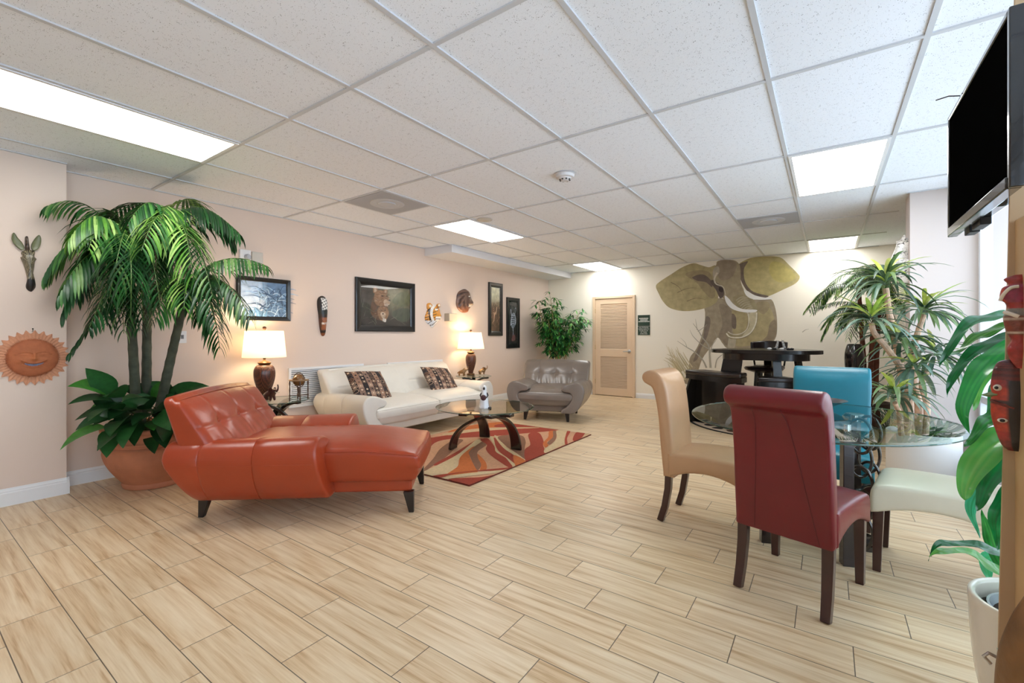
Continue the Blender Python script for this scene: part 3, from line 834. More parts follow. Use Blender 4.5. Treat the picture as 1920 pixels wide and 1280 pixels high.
def arc_table(name, label, cat, C, h, Rg, feet, tops, lw, th, gm, group=None, Cg=None, zf=0.0):
    t = thing(name, label, cat, (C[0], C[1], 0), group=group)
    c = Vector((C[0], C[1]))
    pads = []
    for f, q in zip(feet, tops):
        f = Vector(f) - c; q = Vector(q) - c
        m = MB(); dirv = (q - f); L = dirv.length; dirv.normalize(); side = Vector((-dirv.y, dirv.x, 0))
        pts = []
        N = 22
        for k in range(N + 1):
            a = k / N * pi / 2
            s_ = (1 - cos(a)) * 0.0 + sin(a * 1.0) ** 1.0
            # quarter ellipse: rises steeply from the floor, then runs level under the glass
            px = f + dirv * (L * (1 - cos(a)) if True else 0)
            pts.append(Vector((px.x, px.y, zf + (h - 0.022 - zf) * sin(a))))
        pts.append(Vector((q.x + dirv.x * 0.02, q.y + dirv.y * 0.02, h - 0.022)))
        m.bar(pts, [lw * (1.1 - 0.35 * min(1, k / N)) for k in range(N + 2)], 0.028, side.cross(Vector((0, 0, 1))) if False else _up(pts), colr=None)
        part('curved_leg', m, DGLOSS, t, bev=0.004)
        m = MB(); m.lathe([(0.018, h - 0.010), (0.018, h - 0.0005)], c=(q.x, q.y, 0), n=16); part('glass_pad', m, METALP, t)
    cg = (Vector(Cg) - c) if Cg else Vector((0, 0))
    glass_disc(t, cg.x, cg.y, h, Rg, Rg, 0, th, gm)
    return t
def _up(pts):
    # the bar lies flat in the vertical plane of the arc: use the horizontal side direction as reference
    d = pts[-1] - pts[0]; s = Vector((-d.y, d.x, 0)).normalized()
    return s.cross((pts[len(pts) // 2 + 1] - pts[len(pts) // 2 - 1]).normalized())
arc_table('coffee_table', 'round glass coffee table on three crossed dark curved legs standing on the rug', 'coffee table', (-3.09, 3.95), 0.45, 0.53,
          [(-3.262, 3.621), (-2.685, 3.978), (-3.324, 4.255)], [(-2.56, 3.69), (-2.68, 3.50), (-2.98, 3.46)], 0.115, 0.010, GLASSB, Cg=(-3.02, 3.87), zf=0.0135)
arc_table('end_table', 'small round glass end table beside the chaise, in front of the white wall grille', 'end table', (-4.60, 2.44), 0.555, 0.30,
          [(-4.44, 2.22), (-4.40, 2.56), (-4.78, 2.44)], [(-4.72, 2.62), (-4.62, 2.26), (-4.44, 2.56)], 0.07, 0.009, GLASS, group='glass end tables')
arc_table('end_table', 'small round glass end table in the gap between the sofa and the grey armchair', 'end table', (-4.70, 5.72), 0.555, 0.29,
          [(-4.55, 5.52), (-4.52, 5.92), (-4.86, 5.72)], [(-4.82, 5.88), (-4.76, 5.54), (-4.50, 5.82)], 0.07, 0.009, GLASS, group='glass end tables')

# ================================================================== DINING SET
WALNUT = mat('dark_walnut', srgb(58, 30, 26), rough=0.3, coat=0.35, var=0.15, vscale=12)
def dining_chair(label, loc, rz, lm, cat='dining chair', wtop=0.405, wbot=0.41, dep=0.0):
    """x forward (towards the seat front), rear legs at x=0"""
    t = thing('dining_chair', label, cat, loc, rz)
    # side outline of the backrest: rear face up to the roll, over it, down the front face
    rear = [(0.025, 0.30), (0.012, 0.42), (0.0, 0.55), (-0.010, 0.68), (-0.030, 0.80), (-0.052, 0.872), (-0.082, 0.893), (-0.108, 0.908), (-0.122, 0.934),
            (-0.116, 0.964), (-0.090, 0.984), (-0.052, 0.989), (-0.012, 0.974), (0.022, 0.932), (0.045, 0.86), (0.062, 0.74), (0.076, 0.60), (0.086, 0.46), (0.092, 0.30)]
    rr = spline(rear, 3)
    m = MB(); rings = []
    ys = [-1, -0.985, -0.95, -0.9, -0.6, -0.3, 0, 0.3, 0.6, 0.9, 0.95, 0.985, 1]
    ins = {1: 0.016, 0.985: 0.006, 0.95: 0.001}
    for y in ys:
        lp = inset_loop(rr, ins.get(abs(y), 0)); ring = []
        for (x, z) in lp:
            w = (wbot + (wtop - wbot) * min(1, (z - 0.30) / 0.55)) / 2
            ring.append(Vector((x + 0.014 * (1 - y * y) * (1 if x > 0.03 and z > 0.4 else 0), w * y, z)))
        rings.append(ring[::-1])
    m.loft(rings); part('backrest', m, lm, t, ang=50)
    # seat with arched skirt
    def arch(x, e): return 0.305 + 0.055 * max(0, 1 - ((x - 0.29) / 0.215) ** 2) * e
    xs_ = [0.05, 0.08] + [0.08 + 0.40 * k / 14 for k in range(1, 14)] + [0.49, 0.515]
    top = [(0.05, 0.455), (0.2, 0.462), (0.4, 0.462), (0.48, 0.455), (0.508, 0.435), (0.518, 0.40), (0.520, 0.31)]
    bot = [(x, arch(x, 1)) for x in reversed(xs_)]
    pr = spline(top, 4)[:-1] + bot
    m = MB(); rings = []
    for y in ys:
        lp = inset_loop(pr, {1: 0.018, 0.985: 0.007, 0.95: 0.002}.get(abs(y), 0)); ring = []
        for (x, z) in lp:
            w = (wbot + 0.045 * min(1, max(0, x / 0.5))) / 2
            zz = z + (0.028 * (1 - y * y) * sin(pi * min(1, max(0, x / 0.53))) if z > 0.44 else 0)
            ring.append(Vector((x * (1 + dep / 0.52), w * y, zz)))
        rings.append(ring)
    m.loft(rings); part('seat', m, lm, t, ang=50)
    for sg in (-1, 1):
        m = MB(); ps = [(0.055, sg * (wbot / 2 - 0.028), 0.33), (0.050, sg * (wbot / 2 - 0.028), 0.22), (0.030, sg * (wbot / 2 - 0.026), 0.10), (0.0, sg * (wbot / 2 - 0.024), 0.0)]
        m.bar(ps, [0.046, 0.044, 0.040, 0.036], 0.040, (1, 0, 0)); part('leg', m, WALNUT, t, bev=0.003, ang=30)
        m = MB(); m.frustum((0.492 + dep, sg * 0.190, 0), (0.485 + dep, sg * 0.190, 0.33), 0.017, 0.023); part('leg', m, WALNUT, t, bev=0.003)
    return t
def ang(dx, dy): return atan2(dy, dx)
RED = leather('red_leather', srgb(112, 18, 28), 0.33, 0.10)
TAN = leather('tan_leather', srgb(190, 148, 110), 0.34, 0.05)
TEAL = leather('teal_leather', srgb(0, 112, 130), 0.38, 0.06)
CREAML = leather('cream_leather', srgb(222, 214, 192), 0.36, 0.03)
cr = dining_chair('dark red leather dining chair with rolled top, its back to the camera', (-0.180, 2.415, 0), ang(0.26, 0.965), RED)
dining_chair('tan leather dining chair with rolled top, facing the glass table from the left', (-0.890, 3.225, 0), ang(0.996, -0.06), TAN)
dining_chair('bright teal leather dining chair on the far side of the glass table', (0.02, 4.10, 0), ang(-0.02, -1), TEAL, wtop=0.465)
dining_chair('cream leather dining chair at the right of the glass table under the big leaves', (0.245 + 0.565 * 0.99, 3.235 - 0.565 * 0.16, 0), ang(-0.99, 0.16), CREAML, dep=0.08)
# seams on the red chair's rear panel
bkr = [c for c in cr.children if c.name.startswith('backrest')] if False else None
m = MB()
def seam(y0, z0, y1, z1):
    pts = []
    for k in range(13):
        q = k / 12; z = z0 + (z1 - z0) * q; y = y0 + (y1 - y0) * q
        xr = [(0.30, 0.025), (0.42, 0.012), (0.55, 0.0), (0.68, -0.010), (0.80, -0.030), (0.875, -0.062), (0.9, -0.095)]
        for a, b in zip(xr, xr[1:]):
            if a[0] <= z <= b[0]: x = a[1] + (b[1] - a[1]) * (z - a[0]) / (b[0] - a[0])
        pts.append((x - 0.0005, y, z))
    return pts
for a in ((0.115, 0.31, 0.085, 0.895), (-0.150, 0.31, -0.035, 0.895)): m.tube(seam(*a), 0.0018, n=6)
part('rear_seams', m, mat('seam_dark_red', srgb(90, 16, 22), rough=0.6), cr)

TB = thing('dining_table', 'glass dining table on a dark pedestal of posts and scrolled metal rings', 'dining table', (-0.057, 3.18, 0))
BASEM = mat('espresso_post', srgb(36, 26, 28), rough=0.25, coat=0.4)
legs = [(-0.300, 3.09), (0.084, 3.03), (0.13, 3.40), (-0.24, 3.47)]
for (x, y) in legs:
    m = MB(); m.frustum((x + 0.057, y - 3.18, 0.0), (x + 0.057, y - 3.18, 0.715), 0.027, 0.024, rb=R(20)); part('post', m, BASEM, TB, bev=0.003)
for i, j, z, w in ((0, 2, 0.69, 0.05), (1, 3, 0.69, 0.05), (0, 2, 0.12, 0.04), (1, 3, 0.12, 0.04)):
    m = MB(); m.bar([Vector((legs[i][0] + 0.057, legs[i][1] - 3.18, z)), Vector((legs[j][0] + 0.057, legs[j][1] - 3.18, z))], w, w, (0, 0, 1))
    part('cross_rail', m, BASEM, TB, bev=0.003, smooth=False)
RINGM = mat('dark_pewter', srgb(92, 88, 86), rough=0.25, metal=0.9)
for (x, y) in ((0.255, 0.235), (0.21, 0.10)):
    m = MB()
    for k in range(5):
        z = 0.11 + 0.135 * k; rr_ = 0.062
        tilt = 0.5 if k % 2 else -0.5
        pts = [(x + rr_ * cos(a) * 0.85, y + rr_ * cos(a) * 0.5 * (1 if k % 2 else -1), z + 0.098 * sin(a)) for a in [2 * pi * i / 36 for i in range(37)]]
        m.tube(pts, 0.0085, n=8, cap=False)
    part('scrolled_rings', m, RINGM, TB)
m = MB(); m.lathe([(0.0, 0.0), (0.075, 0.0), (0.078, 0.03), (0.066, 0.045), (0.03, 0.05), (0.03, 0.07), (0.0, 0.07)], c=(0.235, 0.17, 0), n=28); part('base_plate', m, RINGM, TB)
m = MB(); m.lathe([(0.045, 0.700), (0.06, 0.72), (0.062, 0.735), (0.045, 0.7495)], c=(0.19, 0.30, 0), n=24); part('support_cup', m, mat('pewter_light', srgb(170, 178, 182), rough=0.2, metal=0.8), TB)
for (x, y) in legs:
    m = MB(); m.lathe([(0.018, 0.715), (0.018, 0.7495)], c=(x + 0.057, y - 3.18, 0), n=12); part('glass_pad', m, METALP, TB)
glass_disc(TB, 0.0, -0.043, 0.75, 0.627, 0.726, R(-15.9), 0.012, GLASS, n=96, bevel=0.025)
m = MB(); m.lathe([(0.0, 0.0), (0.05, 0.0), (0.055, 0.008), (0.10, 0.032), (0.15, 0.055), (0.146, 0.056), (0.095, 0.036), (0.05, 0.016), (0.0, 0.014)], c=(-0.045, 3.50, 0.7625), n=40)
solo('bowl', m, mat('dark_bowl', srgb(52, 48, 56), rough=0.3, coat=0.6, var=0.5, vscale=30), 'dark shallow bowl on the glass dining table in front of the teal chair', 'bowl')

# ================================================================== BAR SET
BLK = mat('black_lacquer', srgb(10, 9, 10), rough=0.22, coat=0.1)
BLKL = mat('black_brown_leather', srgb(30, 22, 22), rough=0.28, coat=0.1, bump=0.15, bscale=10)
# zebra-like round rug
m = MB(); c0 = Vector((-0.62, 7.16)); Rr = 1.05
m.lathe([(Rr, 0.001), (Rr, 0.009), (Rr - 0.03, 0.010)], c=(c0.x, c0.y, 0), n=72, colr=srgb(24, 20, 20), cap=False)
ring = [(c0.x + (Rr - 0.03) * cos(2 * pi * i / 72), c0.y + (Rr - 0.03) * sin(2 * pi * i / 72), 0.0101) for i in range(72)]
m.add(ring, [tuple(range(72))], colr=srgb(205, 185, 160))
rnd = random.Random(5)
for k in range(26):
    a = rnd.uniform(0, 2 * pi); r0 = rnd.uniform(0.15, 0.9); x, y = c0.x + r0 * cos(a), c0.y + r0 * sin(a)
    if k < 6: a = R(190 + k * 14); r0 = 0.88; x, y = c0.x + r0 * cos(a), c0.y + r0 * sin(a)
    w = 0.10 if k < 6 else rnd.uniform(0.06, 0.13)
    pts = spline([(x + w * cos(b + a) * rnd.uniform(0.5, 1.3), y + w * sin(b + a) * rnd.uniform(0.5, 1.0)) for b in [2 * pi * i / 6 for i in range(6)]], 4, closed=True)
    pts = [(px, py) for px, py in pts]
    if all(hypot(px - c0.x, py - c0.y) < Rr - 0.02 for px, py in pts):
        m.add([(px, py, 0.0102 + k * 0.00001) for px, py in pts], [tuple(range(len(pts)))], colr=srgb(*rnd.choice([(38, 30, 28), (92, 66, 52), (40, 34, 32)])))
solo('round_rug', m, vmat('cowhide_rug', rough=0.9), 'round beige rug with dark spots and black rim under the bar table', 'rug', smooth=False)
# high table: rounded triangle top
T = thing('bar_table', 'tall black bar table in front of the elephant mural', 'bar table', (-0.68, 7.0, 0.0))
def rtri(r, k, zz, rot=0.0, sx=1.0, sy=1.0):
    out = []
    for i in range(60):
        a = 2 * pi * i / 60
        rr = r * (1 + k * cos(3 * (a + rot)))
        out.append((rr * cos(a) * sx, rr * sin(a) * sy))
    return out
m = MB(); P = rtri(0.60, 0.12, 0, R(30), 1.02, 0.95); m.prism(P, 0.988, 1.036, 'z'); part('table_top', m, BLK, T, bev=0.004)
m = MB(); P = rtri(0.46, 0.10, 0, R(30), 1.06, 0.95); m.prism(P, 0.90, 1.0, 'z'); part('apron', m, BLK, T)
for a, wl in ((90, 0.05), (200, 0.12), (292, 0.05), (338, 0.05)):
    a = R(a); m = MB(); m.frustum((0.54 * cos(a), 0.46 * sin(a), 0.0115), (0.40 * cos(a), 0.33 * sin(a), 0.91), (wl * 1.15, 0.03), (wl, 0.026), rb=a + pi / 2 if wl < 0.1 else 0); part('leg', m, BLK, T, bev=0.004)
m = MB()
for a, b in ((90, 218), (218, 322), (322, 90)):
    a, b = R(a), R(b); m.tube([(0.46 * cos(a), 0.42 * sin(a), 0.40), (0.46 * cos(b), 0.42 * sin(b), 0.40)], 0.016, n=8)
part('stretcher', m, BLK, T)
def curved_bench(label, cx, cy, r, a0, a1, wd, sh, back=None):
    t = thing('bar_bench', label, 'bench', (cx, cy, 0))
    def arc(rr, n=20): return [(rr * cos(R(a0 + (a1 - a0) * k / n)), rr * sin(R(a0 + (a1 - a0) * k / n))) for k in range(n + 1)]
    o_, i_ = arc(r + wd / 2), arc(r - wd / 2)
    m = MB(); m.prism(o_ + i_[::-1], sh - 0.055, sh, 'z'); part('seat_cushion', m, BLKL, t, bev=0.018, seg=3)
    o_, i_ = arc(r + wd / 2 - 0.015), arc(r - wd / 2 + 0.015)
    m = MB(); m.prism(o_ + i_[::-1], sh - 0.12, sh - 0.055, 'z'); part('seat_frame', m, BLK, t)
    for e in (a0 + 4, a1 - 4):
        a = R(e); c_, s_ = cos(a), sin(a)
        m = MB(); th = 0.02
        # trapezoid side panel widening towards the floor
        P = [(-wd / 2 - 0.10, 0.0105), (wd / 2 + 0.10, 0.0105), (wd / 2 - 0.03, sh - 0.12), (-wd / 2 + 0.03, sh - 0.12)]
        vs = []
        for s_g in (-1, 1):
            for (q, z) in P:
                tt = s_g * th + (0.11 if e == a1 - 4 else -0.11) * (1 - z / (sh - 0.12)); vs.append(((r + q) * c_ - s_ * tt, (r + q) * s_ + c_ * tt, z))
        m.add(vs, [(3, 2, 1, 0), (4, 5, 6, 7), (0, 1, 5, 4), (1, 2, 6, 5), (2, 3, 7, 6), (3, 0, 4, 7)])
        part('side_panel', m, BLK, t, bev=0.003, smooth=False)
    o_, i_ = arc(r + 0.02), arc(r - 0.02)
    m = MB(); m.prism(o_ + i_[::-1], 0.14, sh - 0.12, 'z'); part('kick_panel', m, BLK, t)
    return t
curved_bench('long black bench with curved leather seat nearest the camera at the bar table', -0.75, 7.35, 0.98, 219, 264, 0.30, 0.745)
curved_bench('short black bench with leather seat on the right half of the bar table', -0.78, 7.12, 0.62, 276, 310, 0.30, 0.705)
t = thing('bar_stool', 'black bar stool with low curved back behind the bar table', 'stool', (-0.72, 7.86, 0))
m = MB(); m.lathe([(0.0, 0.0), (0.20, 0.0), (0.21, 0.02), (0.20, 0.05), (0.0, 0.06)], c=(0, 0, 0.72), n=32); part('seat', m, BLKL, t)
m = MB(); rr = []
for k in range(25):
    a = R(-10 + 200 * k / 24); c_, s_ = cos(a), sin(a); h0, h1 = 0.86, 1.14 - 0.02 * abs(k - 12) / 12
    rr.append([Vector((0.235 * c_, 0.225 * s_, h0)), Vector((0.20 * c_, 0.19 * s_, h0)), Vector((0.21 * c_, 0.20 * s_, h1)), Vector((0.245 * c_, 0.235 * s_, h1))])
m.loft(rr); part('backrest', m, BLKL, t, bev=0.012)
for k in range(4):
    a = R(45 + 90 * k); m = MB(); m.frustum((0.19 * cos(a), 0.19 * sin(a), 0.0105), (0.15 * cos(a), 0.15 * sin(a), 0.73), 0.016, 0.02); part('leg', m, BLK, t)
for a in (20, 160):
    m = MB(); m.frustum((0.20 * cos(R(a)), 0.19 * sin(R(a)), 0.74), (0.225 * cos(R(a)), 0.215 * sin(R(a)), 0.9), 0.012, 0.012); part('back_support', m, BLK, t)
t = thing('bar_stool', 'round black leather bar stool tucked under the bar table', 'stool', (-0.70, 6.99, 0))
m = MB(); m.lathe([(0.0, 0.0), (0.12, 0.0), (0.21, 0.03), (0.225, 0.055), (0.21, 0.075), (0.0, 0.085)], c=(0, 0, 0.725), n=32, sx=1.05); part('seat', m, BLKL, t)
for k in range(4):
    a = R(45 + 90 * k); m = MB(); m.frustum((0.17 * cos(a), 0.17 * sin(a), 0.0105), (0.11 * cos(a), 0.11 * sin(a), 0.735), 0.015, 0.018); part('leg', m, BLK, t)
m = MB(); m.lathe([(0.150, 0.27), (0.162, 0.28), (0.150, 0.29), (0.138, 0.28), (0.150, 0.27)], n=32, cap=False); part('foot_ring', m, RINGM, t)

# ================================================================== LAMPS
BRONZE = mat('lamp_bronze', srgb(104, 74, 44), rough=0.35, metal=0.7)
def woven(name):
    m = mat(name, srgb(92, 48, 34), rough=0.35, coat=0.3)
    nt = m.node_tree; L = nt.links.new; b = nt.nodes['Principled BSDF']
    tc = nt.nodes.new('ShaderNodeTexCoord'); mp = nt.nodes.new('ShaderNodeMapping'); L(tc.outputs['Object'], mp.inputs[0]); mp.inputs['Rotation'].default_value = (0.6, 0.6, 0.78)
    v = nt.nodes.new('ShaderNodeTexChecker'); v.inputs['Scale'].default_value = 95
    v.inputs['Color1'].default_value = srgb(116, 66, 44); v.inputs['Color2'].default_value = srgb(46, 24, 20)
    L(mp.outputs[0], v.inputs['Vector']); L(v.outputs['Color'], b.inputs['Base Color'])
    bp = nt.nodes.new('ShaderNodeBump'); bp.inputs['Strength'].default_value = 0.5; bp.inputs['Distance'].default_value = 0.004; L(v.outputs['Fac'], bp.inputs['Height']); L(bp.outputs[0], b.inputs['Normal'])
    return m
WOVEN = woven('woven_brown_ceramic')
SHADE = bpy.data.materials.new('lamp_shade_linen'); SHADE.use_nodes = True
nt = SHADE.node_tree; b_ = nt.nodes['Principled BSDF']; b_.inputs['Base Color'].default_value = srgb(252, 248, 238); b_.inputs['Roughness'].default_value = 0.9
tr = nt.nodes.new('ShaderNodeBsdfTranslucent'); tr.inputs[0].default_value = srgb(255, 250, 240); mx = nt.nodes.new('ShaderNodeMixShader'); mx.inputs[0].default_value = 0.55
nt.links.new(b_.outputs[0], mx.inputs[1]); nt.links.new(tr.outputs[0], mx.inputs[2]); nt.links.new(mx.outputs[0], nt.nodes['Material Output'].inputs['Surface'])
BULB = emit('warm_bulb', (1, 0.80, 0.55, 1), 30)
def table_lamp(label, loc, n_side, hx, sh_top, sh_bot, sh_n):
    """loc z is the table top; total height about 0.74"""
    t = thing('table_lamp', label, 'lamp', loc, group=None)
    m = MB(); m.lathe([(0.0, 0), (0.062, 0), (0.068, 0.012), (0.060, 0.028), (0.045, 0.034), (0.0, 0.034)], n=28); part('foot', m, BRONZE, t)
    def fl(a, z):
        return 1.0 if n_side == 0 else (cos(pi / n_side) / cos((a % (2 * pi / n_side)) - pi / n_side)) ** 0.55
    prof = spline([(0.044, 0.034), (0.052, 0.07), (0.074, 0.13), (0.094, 0.20), (0.101, 0.26), (0.096, 0.31), (0.078, 0.345), (0.052, 0.358)], 4)
    m = MB(); m.lathe([(r * hx, z) for r, z in prof], n=48, func=fl); part('lamp_base', m, WOVEN, t, ang=50)
    m = MB(); m.lathe([(0.045, 0.355), (0.060, 0.368), (0.064, 0.378), (0.048, 0.392), (0.02, 0.40), (0.011, 0.41), (0.014, 0.425), (0.010, 0.45), (0.010, 0.56), (0.0, 0.56)], n=24); part('neck', m, BRONZE, t)
    z0, z1 = 0.435, 0.705
    m = MB(); rings = []
    for k in range(9):
        q = k / 8; r = sh_bot + (sh_top - sh_bot) * q
        if sh_n == 4:
            P = []
            for i in range(48):
                a = 2 * pi * i / 48 + 0.5; c_, s_ = cos(a), sin(a); kk = (abs(c_) ** 6 + abs(s_) ** 6) ** (-1 / 6)
                P.append(Vector((r * kk * c_ * 0.92, r * kk * s_ * 0.92, z0 + (z1 - z0) * q)))
        else: P = [Vector((r * cos(2 * pi * i / 48), r * sin(2 * pi * i / 48), z0 + (z1 - z0) * q)) for i in range(48)]
        rings.append(P)
    inner = [[Vector((p.x * 0.985, p.y * 0.985, p.z)) for p in rg] for rg in rings[::-1]]
    m.loft(rings + inner, cap=False); m.loft([inner[-1], rings[0]], cap=False); part('lamp_shade', m, SHADE, t)
    m = MB()
    for k in range(3):
        a = 2 * pi * k / 3; m.tube([(0, 0, 0.69), (sh_top * 0.9 * cos(a), sh_top * 0.9 * sin(a), 0.70)], 0.0025, n=6)
    part('shade_spider', m, BRONZE, t)
    m = MB(); m.lathe([(0.0, 0.695), (0.006, 0.70), (0.006, 0.712), (0.017, 0.725), (0.020, 0.736), (0.014, 0.748), (0.0, 0.752)], n=16); part('finial', m, mat('finial_dark', srgb(70, 40, 26), rough=0.3, metal=0.4), t)
    m = MB(); m.sphere((0, 0, 0.55), 0.026, 14, 10, sc=(1, 1, 1.25)); part('bulb', m, BULB, t)
    ld = bpy.data.lights.new('lamp_glow', 'POINT'); ld.energy = 9; ld.color = (1, 0.74, 0.44); ld.shadow_soft_size = 0.05
    lo = bpy.data.objects.new('lamp_glow', ld); col.objects.link(lo); lo.parent = t; lo.location = (0, 0, 0.62)
    return t
table_lamp('table lamp with round cream shade and faceted woven brown base near the chaise', (-4.72, 2.36, 0.5645), 8, 1.05, 0.178, 0.205, 0)
table_lamp('table lamp with squarish cream shade and slim woven brown base near the grey armchair', (-4.80, 5.77, 0.5645), 0, 0.86, 0.150, 0.195, 4)

# ================================================================== SMALL ORNAMENTS
def skin_obj(name, nodes, edges, m, parent=None, subd=2):
    me = bpy.data.meshes.new(name); me.from_pydata([n[0] for n in nodes], edges, []); me.materials.append(m)
    o = bpy.data.objects.new(name, me); col.objects.link(o)
    if parent: o.parent = parent
    o.modifiers.new('skin', 'SKIN').use_smooth_shade = True
    sd = o.modifiers.new('sub', 'SUBSURF'); sd.levels = subd; sd.render_levels = subd
    for i, n in enumerate(nodes):
        r = n[1]; me.skin_vertices[0].data[i].radius = (r, r) if not isinstance(r, tuple) else r
    me.skin_vertices[0].data[0].use_root = True
    return o
GOLDE = mat('antique_gold', srgb(150, 112, 72), rough=0.3, metal=0.6, var=0.5, vscale=60)
def elephant(label, loc, rz, s=1.0, m=GOLDE, group=None, cat='figurine'):
    t = thing('elephant_figurine', label, cat, loc, rz, group)
    def N(x, y, z, r): return ((x * s, y * s, z * s), r * s)
    nodes = [N(-0.035, 0, 0.075, 0.026), N(0.0, 0, 0.080, 0.031), N(0.035, 0, 0.088, 0.026), N(0.060, 0, 0.108, 0.022), N(0.078, 0, 0.100, 0.012), N(0.090, 0, 0.115, 0.008), N(0.094, 0, 0.140, 0.006), N(0.088, 0, 0.162, 0.005),
             N(-0.040, 0.016, 0.05, 0.013), N(-0.042, 0.018, 0.012, 0.010), N(-0.040, -0.016, 0.05, 0.013), N(-0.034, -0.018, 0.012, 0.010),
             N(0.034, 0.016, 0.055, 0.013), N(0.040, 0.018, 0.012, 0.010), N(0.030, -0.016, 0.055, 0.013), N(0.024, -0.018, 0.012, 0.010),
             N(-0.062, 0, 0.072, 0.005), N(-0.070, 0, 0.045, 0.003)]
    ed = [(0, 1), (1, 2), (2, 3), (3, 4), (4, 5), (5, 6), (6, 7), (0, 8), (8, 9), (0, 10), (10, 11), (2, 12), (12, 13), (2, 14), (14, 15), (0, 16), (16, 17)]
    skin_obj('body', nodes, ed, m, t)
    for sg in (-1, 1):
        e = MB(); P = spline([(0.046, 0.128), (0.030, 0.130), (0.014, 0.112), (0.018, 0.088), (0.036, 0.076), (0.050, 0.095)], 4, closed=True)
        vs = [(x * s, (sg * (0.020 + 0.16 * (0.05 - x))) * s, z * s) for x, z in P] + [(x * s, (sg * (0.024 + 0.16 * (0.05 - x))) * s, z * s) for x, z in P]
        n = len(P); e.add(vs, [tuple(range(n)), tuple(range(2 * n - 1, n - 1, -1))] + [(i, (i + 1) % n, n + (i + 1) % n, n + i) for i in range(n)]); part('ear', e, m, t)
        tk = MB(); tk.tube([(0.070 * s, sg * 0.010 * s, 0.096 * s), (0.092 * s, sg * 0.014 * s, 0.086 * s), (0.104 * s, sg * 0.012 * s, 0.094 * s)], [0.004 * s, 0.003 * s, 0.001 * s], n=6); part('tusk', tk, mat('tusk_ivory', srgb(225, 215, 195), rough=0.4), t)
    return t
tz = 0.5650
p = onZ(866, 706, tz); elephant('golden elephant figurine with raised trunk left of the lamp on the far end table', (p.x, p.y, tz - 0.002), R(35), 1.05)
p = onZ(904, 703, tz); elephant('golden elephant figurine with raised trunk right of the lamp on the far end table', (p.x, p.y, tz - 0.002), R(62), 1.0)
p = onZ(497, 764, tz)
elephant('small dark reddish elephant figurine in front of the near lamp base', (-4.50, 2.30, tz - 0.002), R(20), 1.1, mat('dark_red_resin', srgb(70, 30, 26), rough=0.35, coat=0.4, var=0.4, vscale=40))
# table globe in a turned wooden stand
gp = onZ(529, 755, tz)
t = thing('table_globe', 'small wooden globe in a turned four post stand on the near end table', 'globe', (-4.42, 2.56, tz - 0.0005))
GW = mat('globe_wood', srgb(84, 58, 40), rough=0.35, coat=0.3)
m = MB(); m.sphere((0, 0, 0.200), 0.062, 28, 18); part('globe', m, mat('globe_map', srgb(120, 82, 44), rough=0.25, coat=0.5, var=0.75, vscale=11), t)
m = MB(); m.lathe([(0.070, 0.194), (0.094, 0.194), (0.096, 0.200), (0.094, 0.206), (0.070, 0.206), (0.070, 0.194)], n=36, cap=False); part('horizon_ring', m, mat('globe_ring', srgb(150, 120, 84), rough=0.4), t)
m = MB(); m.tube([(0.070 * cos(a), 0.02 * cos(a), 0.200 + 0.074 * sin(a)) for a in [2 * pi * i / 32 for i in range(33)]], 0.004, n=8, cap=False); part('meridian_ring', m, GW, t)
for k in range(4):
    a = R(45 + 90 * k + 22); m = MB(); m.lathe([(0.006, 0.0), (0.008, 0.012), (0.005, 0.03), (0.009, 0.045), (0.005, 0.06), (0.0075, 0.10), (0.005, 0.14), (0.009, 0.165), (0.006, 0.194)], c=(0.086 * cos(a), 0.086 * sin(a), 0), n=12); part('post', m, GW, t)
m = MB()
for k in range(2):
    a = R(45 + 90 * k + 22); m.tube([(0.086 * cos(a), 0.086 * sin(a), 0.045), (-0.086 * cos(a), -0.086 * sin(a), 0.045)], 0.0045, n=8)
part('cross_stretcher', m, GW, t)
m = MB(); m.lathe([(0.0, 0.03), (0.016, 0.035), (0.02, 0.05), (0.008, 0.07), (0.012, 0.10), (0.006, 0.128), (0.0, 0.13)], n=16); part('centre_spindle', m, GW, t)

# white robed figurine on the coffee table
fz = 0.4605
fp = onZ(908, 765, fz)
t = thing('robed_figurine', 'white robed seated woman figurine holding a dark round basket on the coffee table', 'figurine', (fp.x, fp.y, fz), R(-60))
POR = mat('white_porcelain', srgb(236, 238, 242), rough=0.2, coat=0.5); DKF = mat('dark_glaze', srgb(38, 26, 26), rough=0.3, coat=0.4)
def fr(a, z): return 1 + 0.05 * sin(7 * a) * max(0, 1 - z / 0.16)
m = MB(); m.lathe(spline([(0.050, 0.0), (0.054, 0.012), (0.048, 0.05), (0.044, 0.09), (0.036, 0.12), (0.030, 0.145), (0.026, 0.17), (0.012, 0.185)], 4), n=32, func=fr, sx=1.15); part('robe', m, POR, t)
m = MB(); m.sphere((0.008, 0, 0.205), 0.019, 18, 12, sc=(0.85, 0.8, 1.1)); part('head', m, DKF, t)
m = MB(); m.lathe(spline([(0.030, 0.165), (0.027, 0.19), (0.026, 0.212), (0.018, 0.232), (0.0, 0.240)], 4), n=24, c=(-0.006, 0, 0)); part('headscarf', m, POR, t)
skin_obj('arm', [((0.0, 0.026, 0.165), 0.009), ((0.012, 0.042, 0.135), 0.007), ((0.040, 0.024, 0.112), 0.006), ((0.052, 0.014, 0.108), 0.006)], [(0, 1), (1, 2), (2, 3)], DKF, t)
skin_obj('arm', [((0.0, -0.026, 0.165), 0.009), ((0.012, -0.042, 0.135), 0.007), ((0.040, -0.024, 0.112), 0.006), ((0.052, -0.012, 0.108), 0.006)], [(0, 1), (1, 2), (2, 3)], DKF, t)
m = MB(); m.sphere((0.062, 0.0, 0.118), 0.030, 20, 12, sc=(0.6, 1, 1)); part('basket', m, mat('basket_maroon', srgb(82, 44, 48), rough=0.4, bump=0.5, bscale=120), t)
